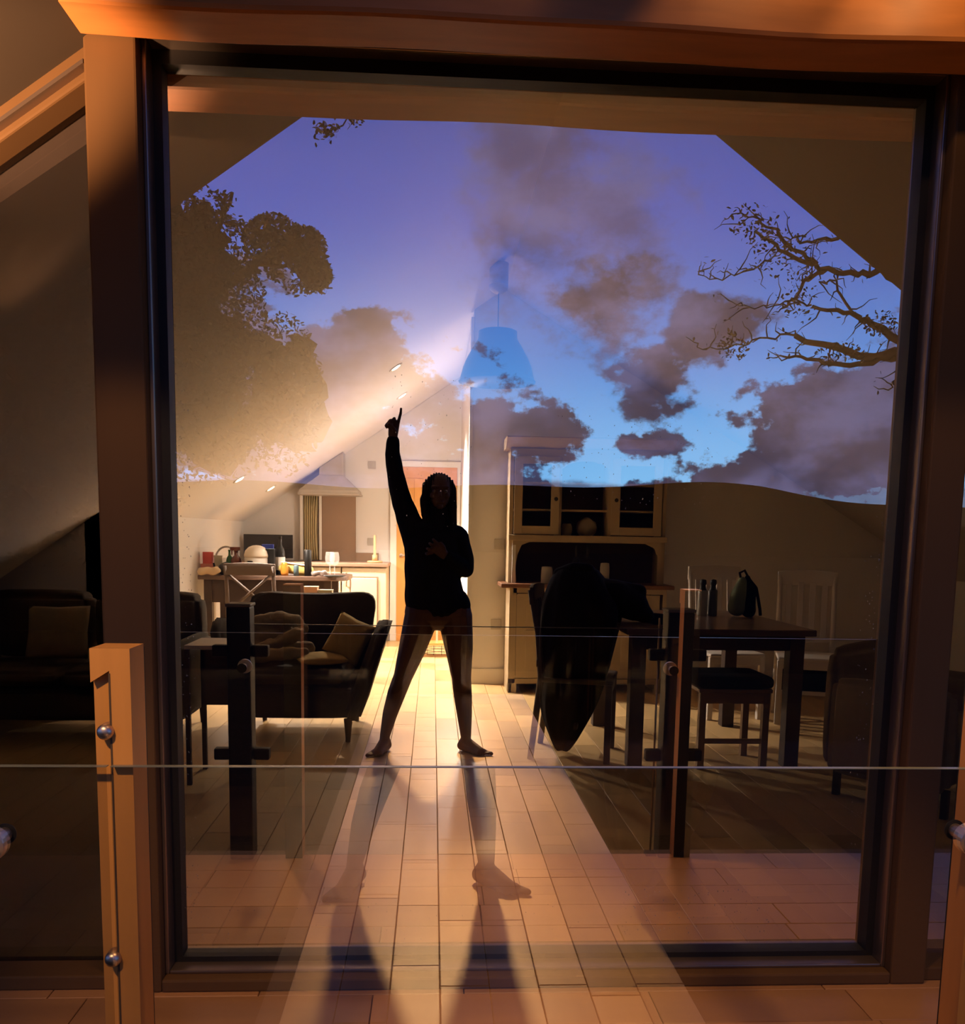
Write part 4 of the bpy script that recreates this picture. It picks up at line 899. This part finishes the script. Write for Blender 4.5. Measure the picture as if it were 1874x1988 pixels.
on_table('teapot', 'dark round teapot in front of the green bottle', 'teapot', -1.885, F - .10, lambda t: (lathe_part('pot_body', [(.001, 0), (.035, 0), (.055, .03), (.052, .07), (.03, .09), (.001, .10)], M_black, 22)(t), (lambda bm: (tube(bm, [(-.045, 0, .03), (-.08, 0, .05), (-.09, 0, .09)], [.012, .009, .008], 8), obj('spout', bm, M_black, t, True)))(bmesh.new())))
on_table('snack_bag', 'pale crumpled paper bag at the front left of the kitchen table', 'bag', -2.0, F - .22, lambda t: blob(0, [((-.06, 0, .03), .028), ((.05, .02, .035), .03)], TAN, 'bag_body', t, .008, .016, 20))
on_table('blue_packet', 'blue packet behind the white tub', 'packet', -1.55, F + .16, bxs([('packet_body', (-.045, .045, -.01, .01, 0, .235), BLU)]))
# boxes on a shelf below the worktop, seen over the armchair back
t = thing('carton', 'pale wooden box standing on the low bench behind the armchair', 'box', (-1.02, 7.60, .60)); box('box_body', (-.055, .055, -.05, .05, 0, .17), flat('pink_wood', (.62, .36, .22), .6), t, .003); box('lid', (-.058, .058, -.053, .053, .17, .178), TAN, t, .002)
t = thing('carton', 'pale grey-green box beside the wooden box behind the armchair', 'box', (-.90, 7.60, .60)); box('box_body', (-.058, .058, -.05, .05, 0, .145), flat('sage_box', (.40, .38, .26), .6), t, .003); box('lid', (-.061, .061, -.053, .053, .145, .152), CER, t, .002)
t = thing('bench', 'narrow dark bench behind the armchair back', 'bench', (-1.0, 7.60, 0)); box('seat', (-.24, .24, -.12, .12, .57, .60), M_tleg, t, .004)
for x in (-.23, .20):
    for y in (-.11, .08): box('leg', (x, x + .03, y, y + .03, 0, .57), M_tleg, t)
# small rack between the legs of the figure, and the mat in front of the door
t = thing('basket_rack', 'low wooden rack with a wire basket on the floor by the oak door', 'rack', (.06, 9.05, 0))
box('shelf', (-.17, .15, -.12, .12, .12, .145), M_door, t, .003); box('side', (-.17, -.15, -.12, .12, 0, .30), M_cream, t); box('side', (.13, .15, -.12, .12, 0, .30), M_cream, t); box('post', (-.02, 0, -.10, -.08, .145, .42), M_cream, t)
bm = bmesh.new()
for z in (.03, .06, .09): tube(bm, [(.13 * math.cos(a), .08 * math.sin(a) - .02, z) for a in [2 * PI * k / 20 for k in range(21)]], .003, 5)
for k in range(10): a = 2 * PI * k / 10; tube(bm, [(.13 * math.cos(a), .08 * math.sin(a) - .02, .02), (.13 * math.cos(a), .08 * math.sin(a) - .02, .10)], .0025, 5)
obj('wire_basket', bm, M_black, t)

# ================================================================== the land and trees on the camera's side, seen mirrored in the glass
bm = bmesh.new(); n = 120; A = []; B = []
def hill(u): return .083 + .010 * math.exp(-((u - .28) / .13) ** 2) - .012 * max(0, u - .38) / .2 + .003 * math.sin(u * 23)
for k in range(n + 1):
    x = -260 + 520 * k / n; y = -300.0; A.append(bm.verts.new((x, y, 1.23 + 300 * (hill(x / 300) - .030)))); B.append(bm.verts.new((x, y + 120, -22)))
for k in range(n): bm.faces.new((A[k], A[k + 1], B[k + 1], B[k]))
o = obj('hillside', bm, M_hill, None, True); struct(o)
bm = bmesh.new(); bmesh.ops.create_grid(bm, x_segments=4, y_segments=4, size=300); o = obj('ground', bm, M_hill); o.location = (0, 0, -3.2); struct(o)
def V_(px, py, Y):
    """a point of the garden whose mirror image stands at horizontal slope px and rise py at depth Y beyond the glass"""
    return Vector((px * Y, 4.82 - Y, 1.23 + py * Y))
def grow(name, label, limbs, leaves_n, leaf_s, seed, crown=None):
    rnd = random.Random(seed); t = thing(name, label, 'tree', (limbs[0][0][0][0] * 12, 4.82 - 12, -3.2)); base = Vector(t.location); bm = bmesh.new(); tips = []
    for (pts, r0, r1) in limbs:
        P = [V_(p[0], p[1], p[2] if len(p) > 2 else 12.0) - base for p in pts]; Q = []
        for a, b in zip(P[:-1], P[1:]):
            for k in range(5): Q.append(a.lerp(b, k / 5) + Vector((rnd.uniform(-1, 1), rnd.uniform(-1, 1), rnd.uniform(-1, 1))) * .035)
        Q.append(P[-1]); rr = [r0 + (r1 - r0) * k / (len(Q) - 1) for k in range(len(Q))]; tube(bm, Q, rr, 7)
        for i in range(1, len(Q)):
            if rnd.random() < .8:                                       # twigs
                d = Vector((rnd.uniform(-1, .6), rnd.uniform(-1, 1), rnd.uniform(-.7, 1))).normalized(); L = rnd.uniform(.15, .5); q = [Q[i]]
                for s in range(4): q.append(q[-1] + (d + Vector((rnd.uniform(-.6, .6), rnd.uniform(-.6, .6), rnd.uniform(-.6, .6)))).normalized() * L / 4)
                tube(bm, q, [rr[i] * .4 + .004, .010, .007, .005, .003], 5); tips += q[2:]
    obj('branches', bm, M_bark, t, True)
    if crown and leaves_n > 5000:
        bm = bmesh.new()
        for c in crown:
            if c[2] < .03: continue
            bmesh.ops.create_icosphere(bm, subdivisions=4, radius=1, matrix=Matrix.Translation(V_(c[0], c[1], 12.6) - base) @ Matrix.Diagonal((c[2] * 10.5, 1.2, c[3] * 10.5, 1)))
        for v in bm.verts: v.co += Vector((mn.noise(v.co * 1.7), mn.noise(v.co * 1.7 + Vector((9, 0, 0))), mn.noise(v.co * 1.7 + Vector((0, 9, 0))))) * .42 + Vector((mn.noise(v.co * 6), 0, mn.noise(v.co * 6 + Vector((0, 9, 0))))) * .28
        obj('crown', bm, M_leaf, t)
    bm = bmesh.new()
    for _ in range(leaves_n):
        if crown and rnd.random() < .85:
            c = crown[rnd.randrange(len(crown))]; a_, q_ = rnd.uniform(0, 6.283), rnd.random() ** .6 * 1.45; p = V_(c[0] + q_ * math.cos(a_) * c[2], c[1] + q_ * math.sin(a_) * c[3], 12 + rnd.uniform(-1.5, 1.5)) - base
        else: p = rnd.choice(tips) + Vector((rnd.gauss(0, .05), rnd.gauss(0, .05), rnd.gauss(0, .05)))
        q = rnd.uniform(.5, 1) * leaf_s; R = Matrix.Rotation(rnd.uniform(0, 6.3), 3, Vector((rnd.uniform(-1, 1), rnd.uniform(-1, 1), rnd.uniform(-1, 1))).normalized())
        vs = [bm.verts.new(p + R @ Vector(v) * q) for v in ((-1, 0, 0), (-.3, .5, .12), (.6, .35, 0), (1.1, 0, -.1), (.5, -.4, 0), (-.4, -.45, .1))]
        bm.faces.new(vs)
    o = obj('leaves', bm, M_leaf, t); o['kind'] = 'stuff'; return t
k_ = lambda x, y: ((x - 841) / 1733, (1038 + .017 * (x - 841) - y) / 1733)
PT = lambda *a: [k_(x, y) for x, y in a]
grow('oak_tree', 'bare windswept oak branches with a few leaves, mirrored at the right of the big pane',
     [(PT((1900, 700), (1745, 690), (1650, 695), (1530, 660)), .085, .035), (PT((1760, 690), (1690, 640), (1640, 620), (1560, 605)), .06, .02), (PT((1745, 695), (1640, 715), (1560, 700), (1502, 697)), .045, .012),
      (PT((1780, 580), (1690, 540), (1630, 545), (1560, 530), (1490, 500), (1440, 470)), .05, .018), (PT((1560, 530), (1510, 490), (1455, 455), (1400, 440)), .03, .008), (PT((1590, 535), (1540, 560), (1525, 590), (1500, 610)), .03, .012),
      (PT((1470, 520), (1430, 545), (1370, 560), (1335, 545)), .014, .005), (PT((1530, 660), (1460, 665), (1410, 685), (1340, 683)), .016, .006), (PT((1600, 480), (1540, 490), (1500, 480)), .025, .01), (PT((1560, 605), (1510, 595), (1450, 610), (1405, 600)), .014, .005),
      (PT((1760, 700), (1735, 735), (1720, 760)), .03, .01), (PT((1640, 620), (1600, 560), (1570, 560)), .02, .01)], 900, .036, 5,
     [(*k_(1440, 460), .020, .016), (*k_(1500, 510), .025, .018), (*k_(1535, 590), .014, .02), (*k_(1695, 635), .014, .010), (*k_(1410, 680), .012, .012), (*k_(1620, 690), .02, .008)])
grow('leafy_tree', 'dense leafy tree mirrored at the left of the big pane',
     [(PT((250, 900), (330, 700), (420, 600), (520, 540), (600, 500)), .12, .03), (PT((420, 600), (430, 500), (470, 420)), .07, .02), (PT((560, 150), (640, 230), (690, 300)), .03, .01), (PT((560, 150), (660, 200), (705, 230)), .03, .01), (PT((520, 540), (600, 560), (650, 585)), .03, .01)],
     26000, .045, 9, [(*k_(390, 520), .035, .05), (*k_(300, 600), .06, .09), (*k_(230, 800), .08, .10), (*k_(400, 680), .035, .06), (*k_(480, 640), .02, .05), (*k_(540, 500), .022, .018), (*k_(600, 520), .016, .018), (*k_(100, 700), .10, .12),
                      (*k_(620, 560), .012, .012), (*k_(655, 250), .012, .012), (*k_(690, 220), .008, .016), (*k_(420, 820), .05, .05), (*k_(560, 780), .03, .06), (*k_(100, 900), .12, .08)])
